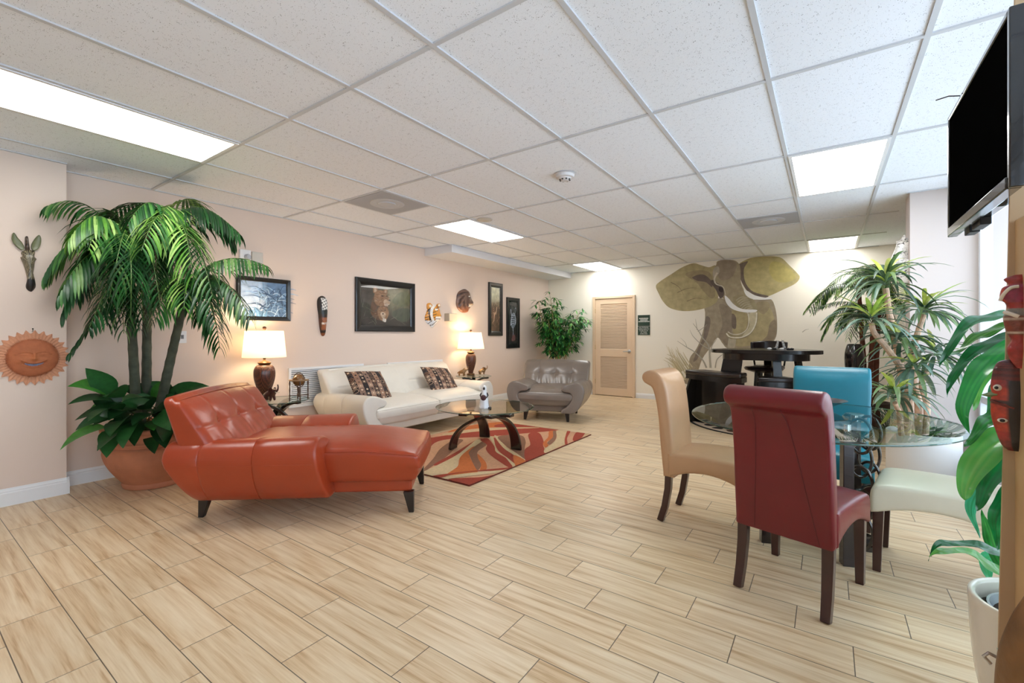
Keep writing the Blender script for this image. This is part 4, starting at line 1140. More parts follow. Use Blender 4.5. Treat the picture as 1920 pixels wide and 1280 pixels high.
m = MB(); m.lathe(spline([(0.0, 0.0), (0.03, 0.0), (0.028, 0.015), (0.0, 0.022)], 3), c=(0.015, 0.06, 0), n=16, sx=1.0, sy=0.6); part('foot', m, DKF, t)
# zebra sculpture on the bar table
t = thing('zebra_sculpture', 'silver white and black zebra sculpture on the tall bar table', 'sculpture', (-0.50, 6.85, 1.0365), 0)
m = MB(); vs = []; fs = []
rnd = random.Random(3)
m.lathe([(0.0, 0.0), (0.10, 0.0), (0.10, 0.008), (0.0, 0.012)], n=24, sx=1.2, sy=0.6, colr=srgb(60, 60, 62))
for k in range(9):
    a = 2 * pi * k / 9; m.sphere((0.11 * cos(a) * 1.15, 0.055 * sin(a), 0.012), 0.028, 10, 6, sc=(1, 0.8, 0.55), colr=srgb(*((225, 225, 228) if k % 2 else (40, 40, 42))))
part('rocky_base', m, vmat('sculpture_paint', rough=0.2, coat=0.5, metal=0.2), t)
for x, h in ((-0.028, 0.105), (0.032, 0.112)):
    m = MB()
    pts = [(x * 1.5, 0, 0.02), (x * 1.25, 0, 0.055), (x, 0, h * 0.8), (x * 0.9, -0.01, h), (x * 0.9, -0.035, h - 0.018)]
    q = spline(pts, 5); rr = [0.017 - 0.0004 * i for i in range(len(q))]
    for i in range(len(q) - 1): m.tube([q[i], q[i + 1]], [rr[i], rr[i + 1]], n=10, colr=srgb(*((232, 232, 232) if i % 2 else (18, 18, 20))), cap=(i in (0, len(q) - 2)))
    for dx in (-0.007, 0.007): m.tube([(x * 0.9 + dx, -0.004, h), (x * 0.9 + dx * 1.6, -0.002, h + 0.016)], [0.004, 0.002], n=6, colr=srgb(30, 30, 30))
    part('zebra', m, vmat('sculpture_paint'), t)

# ================================================================== WALL FITTINGS ON THE LEFT WALL
def grille(label, y0, y1, z0, z1, group):
    t = thing('wall_grille', label, 'vent grille', (XL, (y0 + y1) / 2, z0), group=group)
    L2 = (y1 - y0) / 2; h = z1 - z0; fw = 0.028; m = MB()
    m.box(0, -L2, 0, 0.022, L2, fw); m.box(0, -L2, h - fw, 0.022, L2, h); m.box(0, -L2, fw, 0.022, -L2 + fw, h - fw); m.box(0, L2 - fw, fw, 0.022, L2, h - fw)
    part('frame', m, WHITE, t, smooth=False, bev=0.002)
    m = MB(); m.box(0.0005, -L2 + fw, fw, 0.002, L2 - fw, h - fw); part('duct_opening', m, mat('duct_dark', srgb(70, 72, 78), rough=0.8), t, smooth=False)
    m = MB(); n = 18
    for k in range(n):
        z = fw + (k + 0.35) * (h - 2 * fw) / n
        m.add([(0.004, -L2 + fw, z + 0.008), (0.018, -L2 + fw, z - 0.004), (0.018, L2 - fw, z - 0.004), (0.004, L2 - fw, z + 0.008),
               (0.004, -L2 + fw, z + 0.011), (0.018, -L2 + fw, z + 0.002), (0.018, L2 - fw, z + 0.002), (0.004, L2 - fw, z + 0.011)],
              [(0, 1, 2, 3), (7, 6, 5, 4), (1, 5, 6, 2), (0, 4, 5, 1), (3, 2, 6, 7), (0, 3, 7, 4)])
    part('louvre_slats', m, WHITE, t, smooth=False)
grille('white louvred wall grille behind the near end table and left end of the sofa', 2.776, 3.80, 0.39, 0.848, 'white wall grilles')
grille('white louvred wall grille whose top shows above the right half of the sofa', 4.20, 5.31, 0.39, 0.838, 'white wall grilles')
FRM = mat('black_frame', srgb(24, 24, 26), rough=0.28, coat=0.4)
def frame(t, hw_, h, fw, dp, m_=FRM):
    """picture frame on the left wall; local y across, z up, x out of the wall"""
    m = MB(); prof = [(0, 0), (0, dp * 0.8), (fw * 0.15, dp), (fw * 0.55, dp * 0.85), (fw * 0.8, dp * 0.7), (fw, dp * 0.45), (fw, 0)]
    rings = []
    for k in range(5):
        sy, sz = [(-1, 0), (1, 0), (1, 1), (-1, 1), (-1, 0)][k]
        rings.append([Vector((x, sy * (hw_ - a), a if sz == 0 else h - a)) for a, x in prof])
    m.loft(rings, cap=False); return part('picture_frame', m, m_, t, smooth=False, bev=0)
PAINTM = vmat('painted_print', rough=0.55, var=0.25, vscale=14)
PGL = glass_mat('picture_glass', (0.97, 0.98, 0.98, 1))
def picture(name, label, y0, y1, z0, z1, fw, dp, bgc, layers, glass=True, cat='picture', grad=None):
    t = thing(name, label, cat, (XL, (y0 + y1) / 2, z0))
    hw_, h = (y1 - y0) / 2, z1 - z0
    frame(t, hw_, h, fw, dp)
    m = MB(); a, b = hw_ - fw * 0.9, fw * 0.9
    x = 0.006
    if grad:   # painted backdrop as a coarse patchwork of blended tones
        n = 12
        for i in range(n):
            for j in range(n):
                u0, u1, v0, v1 = i / n, (i + 1) / n, j / n, (j + 1) / n
                P = [(u0, v0), (u1, v0), (u1, v1), (u0, v1)]
                m.add([(x, -a + 2 * a * u, b + (h - 2 * b) * v) for u, v in P], [(0, 1, 2, 3)], colr=tuple(grad(u, v) for u, v in P))
    else: m.add([(x, -a, b), (x, a, b), (x, a, h - b), (x, -a, h - b)], [(0, 1, 2, 3)], colr=bgc)
    z = x + 0.0002
    for L in layers:
        c, P = L[0], L[1]; kind = L[2] if len(L) > 2 else 'fill'
        if kind == 'fill':
            q = spline(P, 5, closed=True); q = [(min(1, max(0, u)), min(1, max(0, v))) for u, v in q]
            ar = sum(q[i][0] * q[(i + 1) % len(q)][1] - q[(i + 1) % len(q)][0] * q[i][1] for i in range(len(q)))
            if ar < 0: q = q[::-1]
            m.add([(z, -a + 2 * a * u, b + (h - 2 * b) * v) for u, v in q], [tuple(range(len(q)))], colr=c)
        else:
            w = L[3]; q = spline(P, 6)
            for i in range(len(q) - 1):
                (u0, v0), (u1, v1) = q[i], q[i + 1]
                y0_, z0_, y1_, z1_ = -a + 2 * a * u0, b + (h - 2 * b) * v0, -a + 2 * a * u1, b + (h - 2 * b) * v1
                dx, dy = y1_ - y0_, z1_ - z0_; l = hypot(dx, dy) or 1; nx, ny = -dy / l, dx / l
                w0 = w * (1 - 0.8 * i / len(q)); w1 = w * (1 - 0.8 * (i + 1) / len(q))
                m.add([(z, y0_ - nx * w0, z0_ - ny * w0), (z, y1_ - nx * w1, z1_ - ny * w1), (z, y1_ + nx * w1, z1_ + ny * w1), (z, y0_ + nx * w0, z0_ + ny * w0)], [(0, 1, 2, 3)], colr=c)
        z += 0.00009
    part('print', m, PAINTM, t, smooth=False)
    if glass:
        m = MB(); m.add([(0.0185, -a, b), (0.0185, a, b), (0.0185, a, h - b), (0.0185, -a, h - b)], [(0, 1, 2, 3)]); part('glass', m, PGL, t, smooth=False)
    return t
def S(*c): return srgb(*c)
# lioness with cub
def g1(u, v):
    c = mixc(S(70, 62, 56), S(122, 116, 88), max(0, min(1, 1.2 - 2.2 * hypot(u - 0.72, v - 0.72))))
    return mixc(c, S(44, 36, 34), max(0, min(1, 0.9 - v * 1.6)))
FUR, FURD, FURL = S(150, 112, 84), S(104, 74, 56), S(196, 170, 146)
lay = [(S(96, 98, 72), [(0.62, 0.62), (0.75, 0.85), (0.95, 0.9), (0.98, 0.6), (0.8, 0.5)]), (S(70, 76, 62), [(0.6, 0.3), (0.75, 0.45), (0.98, 0.45), (0.98, 0.2), (0.8, 0.12)])]
lay += [(FURD, [(0.20, 0.30), (0.22, 0.62), (0.30, 0.80), (0.42, 0.84), (0.50, 0.70), (0.52, 0.45), (0.50, 0.20), (0.34, 0.14)]),
        (FUR, [(0.26, 0.62), (0.28, 0.82), (0.36, 0.88), (0.47, 0.85), (0.52, 0.74), (0.56, 0.66), (0.54, 0.55), (0.44, 0.50), (0.32, 0.50)]),
        (FUR, [(0.25, 0.80), (0.24, 0.90), (0.28, 0.95), (0.33, 0.90), (0.33, 0.82)]), (FURL, [(0.265, 0.82), (0.26, 0.89), (0.285, 0.91), (0.31, 0.86)]),
        (FUR, [(0.44, 0.84), (0.45, 0.90), (0.50, 0.92), (0.52, 0.86), (0.50, 0.80)]), (FURL, [(0.46, 0.84), (0.475, 0.89), (0.50, 0.88), (0.495, 0.83)]),
        (FURL, [(0.44, 0.60), (0.47, 0.66), (0.54, 0.66), (0.57, 0.61), (0.55, 0.53), (0.47, 0.53)]), (S(50, 34, 30), [(0.53, 0.66), (0.57, 0.67), (0.575, 0.63), (0.54, 0.63)]),
        (S(40, 28, 24), [(0.395, 0.74), (0.42, 0.765), (0.44, 0.74), (0.42, 0.73)]), (S(40, 28, 24), [(0.50, 0.745), (0.515, 0.765), (0.53, 0.74), (0.515, 0.735)]),
        (S(220, 205, 190), [(0.46, 0.54), (0.50, 0.57), (0.55, 0.55), (0.52, 0.50), (0.47, 0.50)]),
        (FUR, [(0.34, 0.22), (0.32, 0.38), (0.36, 0.46), (0.46, 0.48), (0.53, 0.42), (0.54, 0.28), (0.48, 0.14), (0.40, 0.14)]),
        (FURL, [(0.38, 0.28), (0.40, 0.34), (0.47, 0.33), (0.48, 0.24), (0.43, 0.18)]), (S(50, 34, 30), [(0.41, 0.31), (0.445, 0.315), (0.43, 0.28)]),
        (S(36, 26, 22), [(0.37, 0.39), (0.39, 0.405), (0.405, 0.385)]), (S(36, 26, 22), [(0.45, 0.39), (0.47, 0.405), (0.485, 0.385)]), (S(225, 215, 205), [(0.42, 0.13), (0.44, 0.20), (0.49, 0.17), (0.48, 0.10)])]
rnd = random.Random(8)
for k in range(34):
    u, v = rnd.uniform(0.02, 0.30) if k % 2 else rnd.uniform(0.55, 0.95), rnd.uniform(0.03, 0.6)
    an = rnd.uniform(0.3, 2.6); l = rnd.uniform(0.12, 0.25)
    lay.append((S(*rnd.choice([(96, 96, 84), (78, 78, 66), (108, 106, 94)])), [(u, v), (u + l * 0.5 * cos(an), v + l * 0.6 * sin(an)), (u + l * cos(an) * 0.9, v + l * sin(an))], 'line', 0.004))
for k in range(190):
    a_ = rnd.uniform(0, 2 * pi); big = k % 3; cu, cv = ((0.47, 0.64) if big else (0.43, 0.30)); q_ = rnd.uniform(0.06, 0.21 if big else 0.14)
    u, v = cu + q_ * cos(a_) * (1.0 if cos(a_) < 0 else 0.35), cv + q_ * sin(a_) * 1.2
    if v > 0.86 or v < 0.12: continue
    lay.append((S(*rnd.choice([(112, 82, 62), (170, 134, 106), (132, 98, 74), (92, 66, 50), (190, 160, 134)])), [(u, v), (u + 0.018 * cos(a_), v + 0.02 * sin(a_)), (u + 0.035 * cos(a_) - 0.01, v + 0.04 * sin(a_) - 0.01)], 'line', 0.0022))
for k in range(26):
    u, v = rnd.uniform(0.28, 0.5), rnd.uniform(0.52, 0.8); lay.append((FURL if k % 2 else FURD, [(u, v), (u - 0.02, v + 0.01), (u - 0.05, v - 0.01)], 'line', 0.002))
picture('framed_picture', 'black framed painting of a lioness with her cub above the sofa', 3.672, 4.71, 1.275, 1.987, 0.085, 0.035, S(60, 52, 48), lay, grad=g1)
# reflection of window and plants in the glass, painted into the print
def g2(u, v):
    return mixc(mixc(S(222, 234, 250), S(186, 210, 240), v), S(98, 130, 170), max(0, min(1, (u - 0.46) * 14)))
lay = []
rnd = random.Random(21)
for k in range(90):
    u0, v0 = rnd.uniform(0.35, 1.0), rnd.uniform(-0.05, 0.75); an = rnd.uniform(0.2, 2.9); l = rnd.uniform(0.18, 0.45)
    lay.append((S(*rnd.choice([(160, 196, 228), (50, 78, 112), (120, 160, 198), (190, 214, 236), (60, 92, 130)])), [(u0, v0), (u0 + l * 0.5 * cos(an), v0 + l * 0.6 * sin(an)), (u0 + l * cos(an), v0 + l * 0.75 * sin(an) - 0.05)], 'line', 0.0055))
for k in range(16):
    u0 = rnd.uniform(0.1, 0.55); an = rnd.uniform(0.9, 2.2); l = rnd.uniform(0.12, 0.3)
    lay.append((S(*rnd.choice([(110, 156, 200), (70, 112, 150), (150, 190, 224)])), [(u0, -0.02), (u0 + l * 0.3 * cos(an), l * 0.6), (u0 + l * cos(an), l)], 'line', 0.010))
picture('framed_picture', 'black framed picture with window and plant reflection painted in blue behind the big palm fronds', 2.215, 2.795, 1.385, 1.85, 0.045, 0.03, S(120, 150, 190), lay, grad=g2)
def g3(u, v):
    return mixc(S(96, 70, 52), S(206, 202, 168), max(0, min(1, (v - 0.55) * 4)))
lay = []
rnd = random.Random(4)
for k in range(26):
    v = 0.02 + k * 0.018; lay.append((S(150, 118, 92), [(0.03, v), (0.5, v + 0.004), (0.97, v)], 'line', 0.0016))
for k in range(60):
    u, v = rnd.uniform(0.1, 0.9), rnd.uniform(0.10, 0.64); lay.append((S(*rnd.choice([(64, 42, 32), (180, 140, 110), (120, 84, 60)])), [(u, v), (u + rnd.uniform(-0.1, 0.1), v + 0.02), (u + rnd.uniform(-0.1, 0.1), v + 0.05)], 'line', 0.005))
lay += [(S(206, 168, 138), [(0.25, 0.22), (0.30, 0.36), (0.22, 0.44), (0.36, 0.42), (0.52, 0.46), (0.60, 0.56), (0.66, 0.54), (0.58, 0.42), (0.40, 0.36), (0.34, 0.24)]),
        (S(188, 180, 140), [(0.2, 0.66), (0.4, 0.8), (0.5, 0.95), (0.42, 0.8), (0.5, 0.68)], 'line', 0.006), (S(170, 160, 120), [(0.8, 0.6), (0.6, 0.75), (0.45, 0.86)], 'line', 0.005)]
picture('framed_picture', 'tall narrow black framed print in sepia and cream, the higher of the two slim frames', 6.521, 6.951, 1.215, 2.19, 0.085, 0.03, S(120, 90, 70), lay, grad=g3)
def g4(u, v): return mixc(S(34, 32, 34), S(70, 52, 50), max(0, 0.6 - abs(v - 0.18) * 4))
W = S(196, 206, 222)
lay = [(S(120, 128, 142), [(0.30, 0.42), (0.22, 0.56), (0.34, 0.66), (0.42, 0.72), (0.62, 0.74), (0.82, 0.62), (0.84, 0.50), (0.66, 0.40), (0.46, 0.38)])]
for P in ([(0.30, 0.70), (0.22, 0.80), (0.28, 0.82), (0.40, 0.72)], [(0.62, 0.74), (0.72, 0.84), (0.86, 0.86), (0.84, 0.78), (0.70, 0.72)]): lay.append((W, P)); lay.append((S(60, 60, 64), [((u - 0.5) * 0.9 + 0.52, v * 0.9 + 0.078) for u, v in P]))
for k in range(9):
    q = k / 8; lay.append((W if k % 2 == 0 else S(24, 24, 26), [(0.22 + 0.05 * q, 0.44 + 0.03 * k), (0.48, 0.50 + 0.022 * k), (0.84, 0.46 + 0.026 * k)], 'line', 0.008))
lay += [(W, [(0.25, 0.45), (0.30, 0.60), (0.42, 0.72)], 'line', 0.014), (W, [(0.80, 0.48), (0.84, 0.60), (0.70, 0.72)], 'line', 0.012), (S(20, 20, 22), [(0.55, 0.63), (0.62, 0.645), (0.66, 0.62), (0.60, 0.61)]),
        (W, [(0.42, 0.42), (0.52, 0.30), (0.60, 0.18)], 'line', 0.006), (W, [(0.56, 0.40), (0.52, 0.28), (0.40, 0.10)], 'line', 0.005), (S(120, 80, 80), [(0.35, 0.08), (0.45, 0.2), (0.7, 0.22), (0.75, 0.1)])]
picture('framed_picture', 'tall narrow black framed zebra head picture, the lower of the two slim frames', 7.091, 7.533, 0.971, 1.955, 0.085, 0.03, S(30, 28, 30), lay, grad=g4)
# switch, alarm, emergency light
t = thing('light_switch', 'white toggle light switch on the left wall beside the palm trunks', 'light switch', (XL, 1.733, 1.15))
m = MB(); m.box(0, -0.036, 0, 0.006, 0.036, 0.115); part('cover_plate', m, WHITE, t, bev=0.002)
m = MB(); m.box(0.006, -0.012, 0.04, 0.0075, 0.012, 0.078, colr=None); m.box(0.0075, -0.005, 0.055, 0.018, 0.005, 0.07); part('toggle', m, mat('switch_grey', srgb(120, 120, 122), rough=0.4), t, smooth=False)
t = thing('fire_alarm', 'white fire alarm strobe beside a speaker plate above the blue picture', 'fire alarm', (XL, 2.30, 2.0))
m = MB(); m.box(0, -0.055, 0, 0.03, 0.055, 0.125); part('housing', m, WHITE, t, bev=0.004)
m = MB(); m.lathe([(0.0, 0.045), (0.022, 0.045), (0.03, 0.03), (0.032, 0.0)], n=16); m.xf(Matrix.Translation((0.028, 0.015, 0.05)) @ Matrix.Rotation(R(90), 4, 'Y')); part('strobe_lens', m, mat('strobe_clear', srgb(180, 186, 196), rough=0.1, coat=0.6), t)
m = MB(); m.box(0, 0.07, -0.005, 0.022, 0.185, 0.12); part('speaker_plate', m, mat('alarm_plate', srgb(214, 210, 202), rough=0.5, bump=0.6, bscale=260), t, bev=0.004)
t = thing('wall_junction_box', 'beige box with cover plate on the left wall below the lion head', 'electrical box', (XL, 5.46, 1.45))
m = MB(); m.box(0, -0.09, 0, 0.10, 0.10, 0.125); part('housing', m, mat('box_grey', srgb(178, 166, 148), rough=0.5), t, bev=0.003)
m = MB(); m.box(0.10, -0.085, 0.003, 0.108, 0.095, 0.122); part('cover_plate', m, mat('box_cream', srgb(238, 226, 196), rough=0.5), t, bev=0.002)

# ================================================================== RELIEF WALL SCULPTURES
def relief(mb, outline, cen, Hh, p, colfn, mapfn, n=16, extra=None, smooth=4, base=0.0):
    q = spline(outline, smooth, closed=True) if smooth else list(outline)
    N = len(q); vs = []; cs = []
    for i in range(n + 1):
        rho = sin(pi / 2 * i / n)
        for (a, b) in q:
            x, y = cen[0] + (a - cen[0]) * rho, cen[1] + (b - cen[1]) * rho
            h = max(0.002, base + Hh * (max(0, 1 - rho ** p)) ** 0.5 + (extra(x, y, rho) if extra else 0))
            vs.append(mapfn(x, y, h if i < n else base)); cs.append(colfn(x, y))
    # skirt back to the wall
    for (a, b) in q: vs.append(mapfn(a, b, 0)); cs.append(colfn(a, b))
    for i in range(n + 1):
        for k in range(N):
            j = (k + 1) % N; f = (i * N + k, i * N + j, (i + 1) * N + j, (i + 1) * N + k)
            mb.add([], [], None)
            mb.f.append([len(mb.v) + t for t in f]); mb.m.append(0); mb.c.append(tuple(cs[t] for t in f))
    mb.v += [Vector(v) for v in vs]
RELM = vmat('painted_resin', rough=0.4, coat=0.2, var=0.12, vscale=40)
CLAYM = vmat('terracotta_clay', rough=0.75, var=0.12, vscale=25, bump=0.15)
def wallmap(X, yc, zc):
    return lambda y, z, h: (h, y - yc, z - zc)
# --- sun face
t = thing('sun_wall_plaque', 'round terracotta smiling sun face hanging on the left wall', 'wall plaque', (-4.8, 0.702, 1.058))
NR = 27
def ray_out(k_r=0.205, k_i=0.178, n=NR):
    out = []
    for i in range(n * 6):
        a = 2 * pi * i / (n * 6); ph = (i % 6) / 6
        tri = [0.0, 0.18, 0.62, 1.0, 0.62, 0.18][i % 6]
        out.append(((k_i + (k_r - k_i) * tri) * cos(a), (k_i + (k_r - k_i) * tri) * sin(a)))
    return out
def sun_h(x, y, rho):
    r = hypot(x, y); a = atan2(y, x)
    h = 0.010 + 0.003 * cos(a * NR * 2) * (1 if r > 0.14 else 0)
    if r < 0.138:
        h += 0.045 * sqrt(max(0, 1 - (r / 0.138) ** 2))
        h += 0.018 * exp(-(x / 0.011) ** 2) * exp(-((y - 0.012) / 0.028) ** 2) + 0.014 * exp(-(x / 0.018) ** 2 - ((y + 0.008) / 0.010) ** 2)
        for sg in (-1, 1):
            d = (y - 0.046 + 2.6 * (abs(x) - 0.045) ** 2 * 3)
            if sg * x > 0.008 and abs(x) < 0.095: h += 0.007 * exp(-(d / 0.006) ** 2)
            h += 0.006 * exp(-((x - sg * 0.048) / 0.026) ** 2 - ((y - 0.022) / 0.011) ** 2) - 0.004 * exp(-((x - sg * 0.048) / 0.026) ** 2 - ((y - 0.018) / 0.0022) ** 2)
            h += 0.012 * exp(-((x - sg * 0.062) / 0.026) ** 2 - ((y + 0.022) / 0.022) ** 2)
        m_ = y + 0.052 - 5.5 * x * x; 
        if abs(x) < 0.068: h -= 0.022 * exp(-(m_ / 0.008) ** 2) * (1 - (x / 0.068) ** 2); h += 0.008 * exp(-((m_ + 0.015) / 0.005) ** 2) * (1 - (x / 0.068) ** 2) + 0.006 * exp(-((m_ - 0.013) / 0.004) ** 2)
    elif r < 0.152: h += 0.006 * (1 - abs(r - 0.145) / 0.007)
    return h
def sun_c(x, y):
    r = hypot(x, y)
    if r < 0.138:
        m_ = y + 0.052 - 5.5 * x * x
        if abs(x) < 0.050 and abs(m_) < 0.0075 * (1 - (x / 0.055) ** 2): return srgb(150, 164, 190)
        return mixc(srgb(188, 112, 70), srgb(172, 98, 62), min(1, r / 0.138))
    return srgb(206, 146, 112)
m = MB(); relief(m, ray_out(), (0, 0), 0.0, 2, sun_c, lambda y, z, h: (h, y, z), n=64, extra=sun_h, smooth=0)
part('sun_face', m, CLAYM, t, ang=60)
m = MB(); m.tube([(0.004, -0.004, 0.192), (0.006, 0, 0.212), (0.004, 0.004, 0.192)], 0.0016, n=6); m.sphere((0.004, 0, 0.214), 0.005, 8, 6); part('hanging_wire', m, mat('wire_dark', srgb(50, 45, 40), rough=0.4, metal=0.6), t)
# --- zebra head mask (outline in photo-crop pixels, laid on the wall plane)
def crop_to_wall(ox, oy, sc, X):
    def f(a, b): return onX(ox + a / sc, oy + b / sc, X)
    return f
def crop_map(f, loc, out=1):
    def g(a, b, h):
        w = f(a, b); return (h * out, w.y - loc[1], w.z - loc[2])
    return g
zf = crop_to_wall(10, 430, 9.85, -4.8); zl = zf(470, 1140)
t = thing('zebra_head_mask', 'slim carved zebra head mask with tall ears hanging on the left wall', 'wall mask', (-4.8, zl.y, zl.z)); zm = crop_map(zf, zl)
def zc(a, b):
    if b > 920: return srgb(34, 32, 34)
    w = 95 - 60 * (b - 380) / 540; u = (a - (420 + 45 * (b - 400) / 500)) / w
    return srgb(38, 28, 22) if (abs(u) * 3.4 + (b - 400) / 1400) % 1 < 0.45 else srgb(150, 140, 110)
m = MB(); relief(m, [(360, 380), (420, 365), (470, 380), (545, 410), (535, 500), (575, 545), (545, 600), (530, 720), (510, 880), (560, 1040), (520, 1120), (470, 1150), (400, 1110), (375, 1040), (400, 920), (370, 780), (320, 620), (275, 520), (310, 500), (290, 420)], (440, 640), 0.045, 2.2, zc, zm, n=22)
part('face', m, RELM, t, ang=60)
for P, c in (([(150, 65), (220, 160), (300, 250), (345, 350), (290, 385), (190, 310), (120, 210), (115, 120)], (220, 230)), ([(612, 108), (650, 170), (645, 270), (600, 360), (520, 395), (475, 350), (480, 270), (540, 170)], (560, 270))):
    m = MB(); relief(m, P, c, -0.008, 2, lambda a, b: srgb(112, 116, 84), zm, n=8, base=0.022); part('ear', m, RELM, t)
m = MB(); relief(m, [(360, 150), (390, 125), (415, 150), (430, 260), (445, 380), (400, 400), (362, 370), (358, 260)], (400, 270), 0.022, 2, lambda a, b: srgb(92, 78, 66) if (b // 34) % 2 else srgb(58, 44, 36), zm, n=8, base=0.01); part('mane', m, RELM, t)
# --- long wooden mask
af = crop_to_wall(590, 540, 12.8, XL); al = af(190, 1150)
t = thing('long_wooden_mask', 'long narrow carved wooden mask with spotted black top, between two pictures', 'wall mask', (XL, al.y, al.z)); am = crop_map(af, al)
def ac(a, b):
    if b < 520:
        if a > 120 and b > 240:
            return srgb(228, 226, 222) if (sin(a * 0.075 + b * 0.02) * sin(b * 0.07 - a * 0.03) > -0.25) else srgb(26, 24, 26)
        return srgb(32, 26, 26)
    if b < 640: return srgb(34, 40, 38)
    if b < 710: return srgb(50, 34, 28)
    if abs(a - 150) < 24 and abs(b - 845) < 22 or abs(a - 210) < 20 and abs(b - 845) < 20: return srgb(225, 215, 205)
    if 1005 < b < 1075 and a > 130: return srgb(40, 24, 22)
    return srgb(150, 86, 50) if a > 130 else srgb(84, 46, 32)
def ah(a, b, rho):
    return 0.014 * exp(-((a - 185) / 18) ** 2 - ((b - 920) / 75) ** 2) + 0.008 * exp(-((b - 790) / 22) ** 2) * (abs(a - 185) < 70) + 0.010 * exp(-((b - 1030) / 20) ** 2 - ((a - 185) / 40) ** 2)
m = MB(); relief(m, [(170, 185), (240, 215), (285, 300), (290, 450), (285, 640), (265, 850), (245, 1040), (225, 1140), (165, 1140), (130, 1040), (105, 880), (85, 640), (60, 450), (60, 290), (100, 215)], (180, 640), 0.055, 2.4, ac, am, n=40, extra=ah); part('mask_face', m, RELM, t, ang=60)
# --- tiger head
tf = crop_to_wall(785, 530, 14.23, XL); tl = tf(340, 1190)
t = thing('tiger_head_plaque', 'orange and white tiger head plaque on the left wall', 'wall plaque', (XL, tl.y, tl.z)); tm = crop_map(tf, tl)
def tc_(a, b):
    d = hypot((a - 430) / 1.0, (b - 800) / 1.2)
    if b > 1010: return srgb(232, 234, 238) if (a + b) % 130 > 28 else srgb(70, 60, 60)
    if 225 < a + 0.12 * abs(b - 830) * 0 and abs(hypot(a - 520, (b - 840) * 0.85) - 290) < 17: return srgb(28, 20, 18)
    if abs(hypot(a - 520, (b - 840) * 0.85) - 240) < 28: return srgb(236, 232, 226)
    if a > 500 and 880 < b < 920: return srgb(30, 20, 20)
    if a > 370 and 955 < b < 975: return srgb(60, 60, 110)
    if a > 380 and b > 900: return srgb(240, 236, 230)
    if abs(a - 410) < 40 and abs(b - 715) < 22: return srgb(240, 236, 226)
    if abs(a - 435) < 16 and abs(b - 748) < 12: return srgb(20, 16, 16)
    if sin(b * 0.085 + a * 0.03) > 0.72 and (b < 690 or a < 400): return srgb(52, 28, 18)
    return srgb(222, 150, 52)
def th_(a, b, rho): return 0.028 * exp(-((a - 500) / 75) ** 2 - ((b - 900) / 80) ** 2) + 0.012 * exp(-((a - 450) / 45) ** 2 - ((b - 680) / 40) ** 2)
m = MB(); relief(m, [(330, 600), (400, 580), (450, 610), (500, 640), (545, 720), (560, 820), (575, 890), (555, 920), (545, 980), (500, 1030), (470, 1065), (430, 1120), (345, 1195), (285, 1120), (220, 1080), (170, 1000), (165, 900), (200, 800), (230, 710), (270, 650)], (390, 850), 0.06, 2, tc_, tm, n=36, extra=th_); part('head', m, RELM, t, ang=60)
for P, c in (([(215, 570), (270, 538), (320, 570), (340, 620), (260, 690), (215, 690)], (275, 620)), ([(470, 590), (520, 556), (553, 580), (545, 650), (500, 640)], (512, 605))):
    m = MB(); relief(m, P, c, 0.012, 2, lambda a, b, c=c: srgb(236, 226, 206) if hypot(a - c[0], b - c[1]) < 32 else srgb(218, 150, 60), tm, n=8, base=0.02); part('ear', m, RELM, t)
# --- lion head
ll = tf(1200, 800)
t = thing('lion_head_plaque', 'brown lion head plaque with thick mane on the left wall', 'wall plaque', (XL, ll.y, ll.z)); lm_ = crop_map(tf, ll)
def lc(a, b):
    if hypot((a - 1385) / 28, (b - 535) / 22) < 1: return srgb(24, 18, 18)
    if hypot((a - 1268) / 26, (b - 368) / 14) < 1: return srgb(226, 214, 200)
    if hypot((a - 1278) / 18, (b - 400) / 14) < 1: return srgb(20, 16, 16)
    if a > 1250 and 600 < b < 645: return srgb(232, 226, 216)
    if a > 1250 and 565 < b < 600: return srgb(196, 172, 150)
    q = sin(hypot(a - 1300, b - 450) * 0.06 + atan2(b - 450, a - 1300) * 7)
    if a > 1150 and b < 560 and hypot(a - 1280, b - 430) < 160: return mixc(srgb(92, 66, 56), srgb(120, 92, 78), 0.5 + 0.5 * sin(a * 0.05))
    w = max(0, min(1, (b - 600) / 150))
    return mixc(mixc(srgb(64, 42, 38), srgb(132, 104, 92), 0.5 + 0.5 * q), srgb(170, 104, 70), w * 0.7)
def lh(a, b, rho):
    q = sin(atan2(b - 450, a - 1300) * 16 + hypot(a - 1300, b - 450) * 0.02) * 0.006 if hypot(a - 1280, b - 440) > 150 else 0
    return q + 0.045 * exp(-((a - 1350) / 70) ** 2 - ((b - 560) / 70) ** 2) + 0.014 * exp(-((a - 1300) / 50) ** 2 - ((b - 400) / 90) ** 2)
m = MB(); relief(m, [(1130, 195), (1210, 168), (1280, 190), (1330, 235), (1352, 330), (1382, 430), (1412, 520), (1385, 570), (1385, 610), (1350, 650), (1330, 710), (1300, 770), (1230, 798), (1140, 785), (1060, 725), (1010, 640), (990, 540), (1005, 420), (1018, 320), (1060, 240)], (1220, 470), 0.07, 2, lc, lm_, n=40, extra=lh); part('head', m, RELM, t, ang=60)

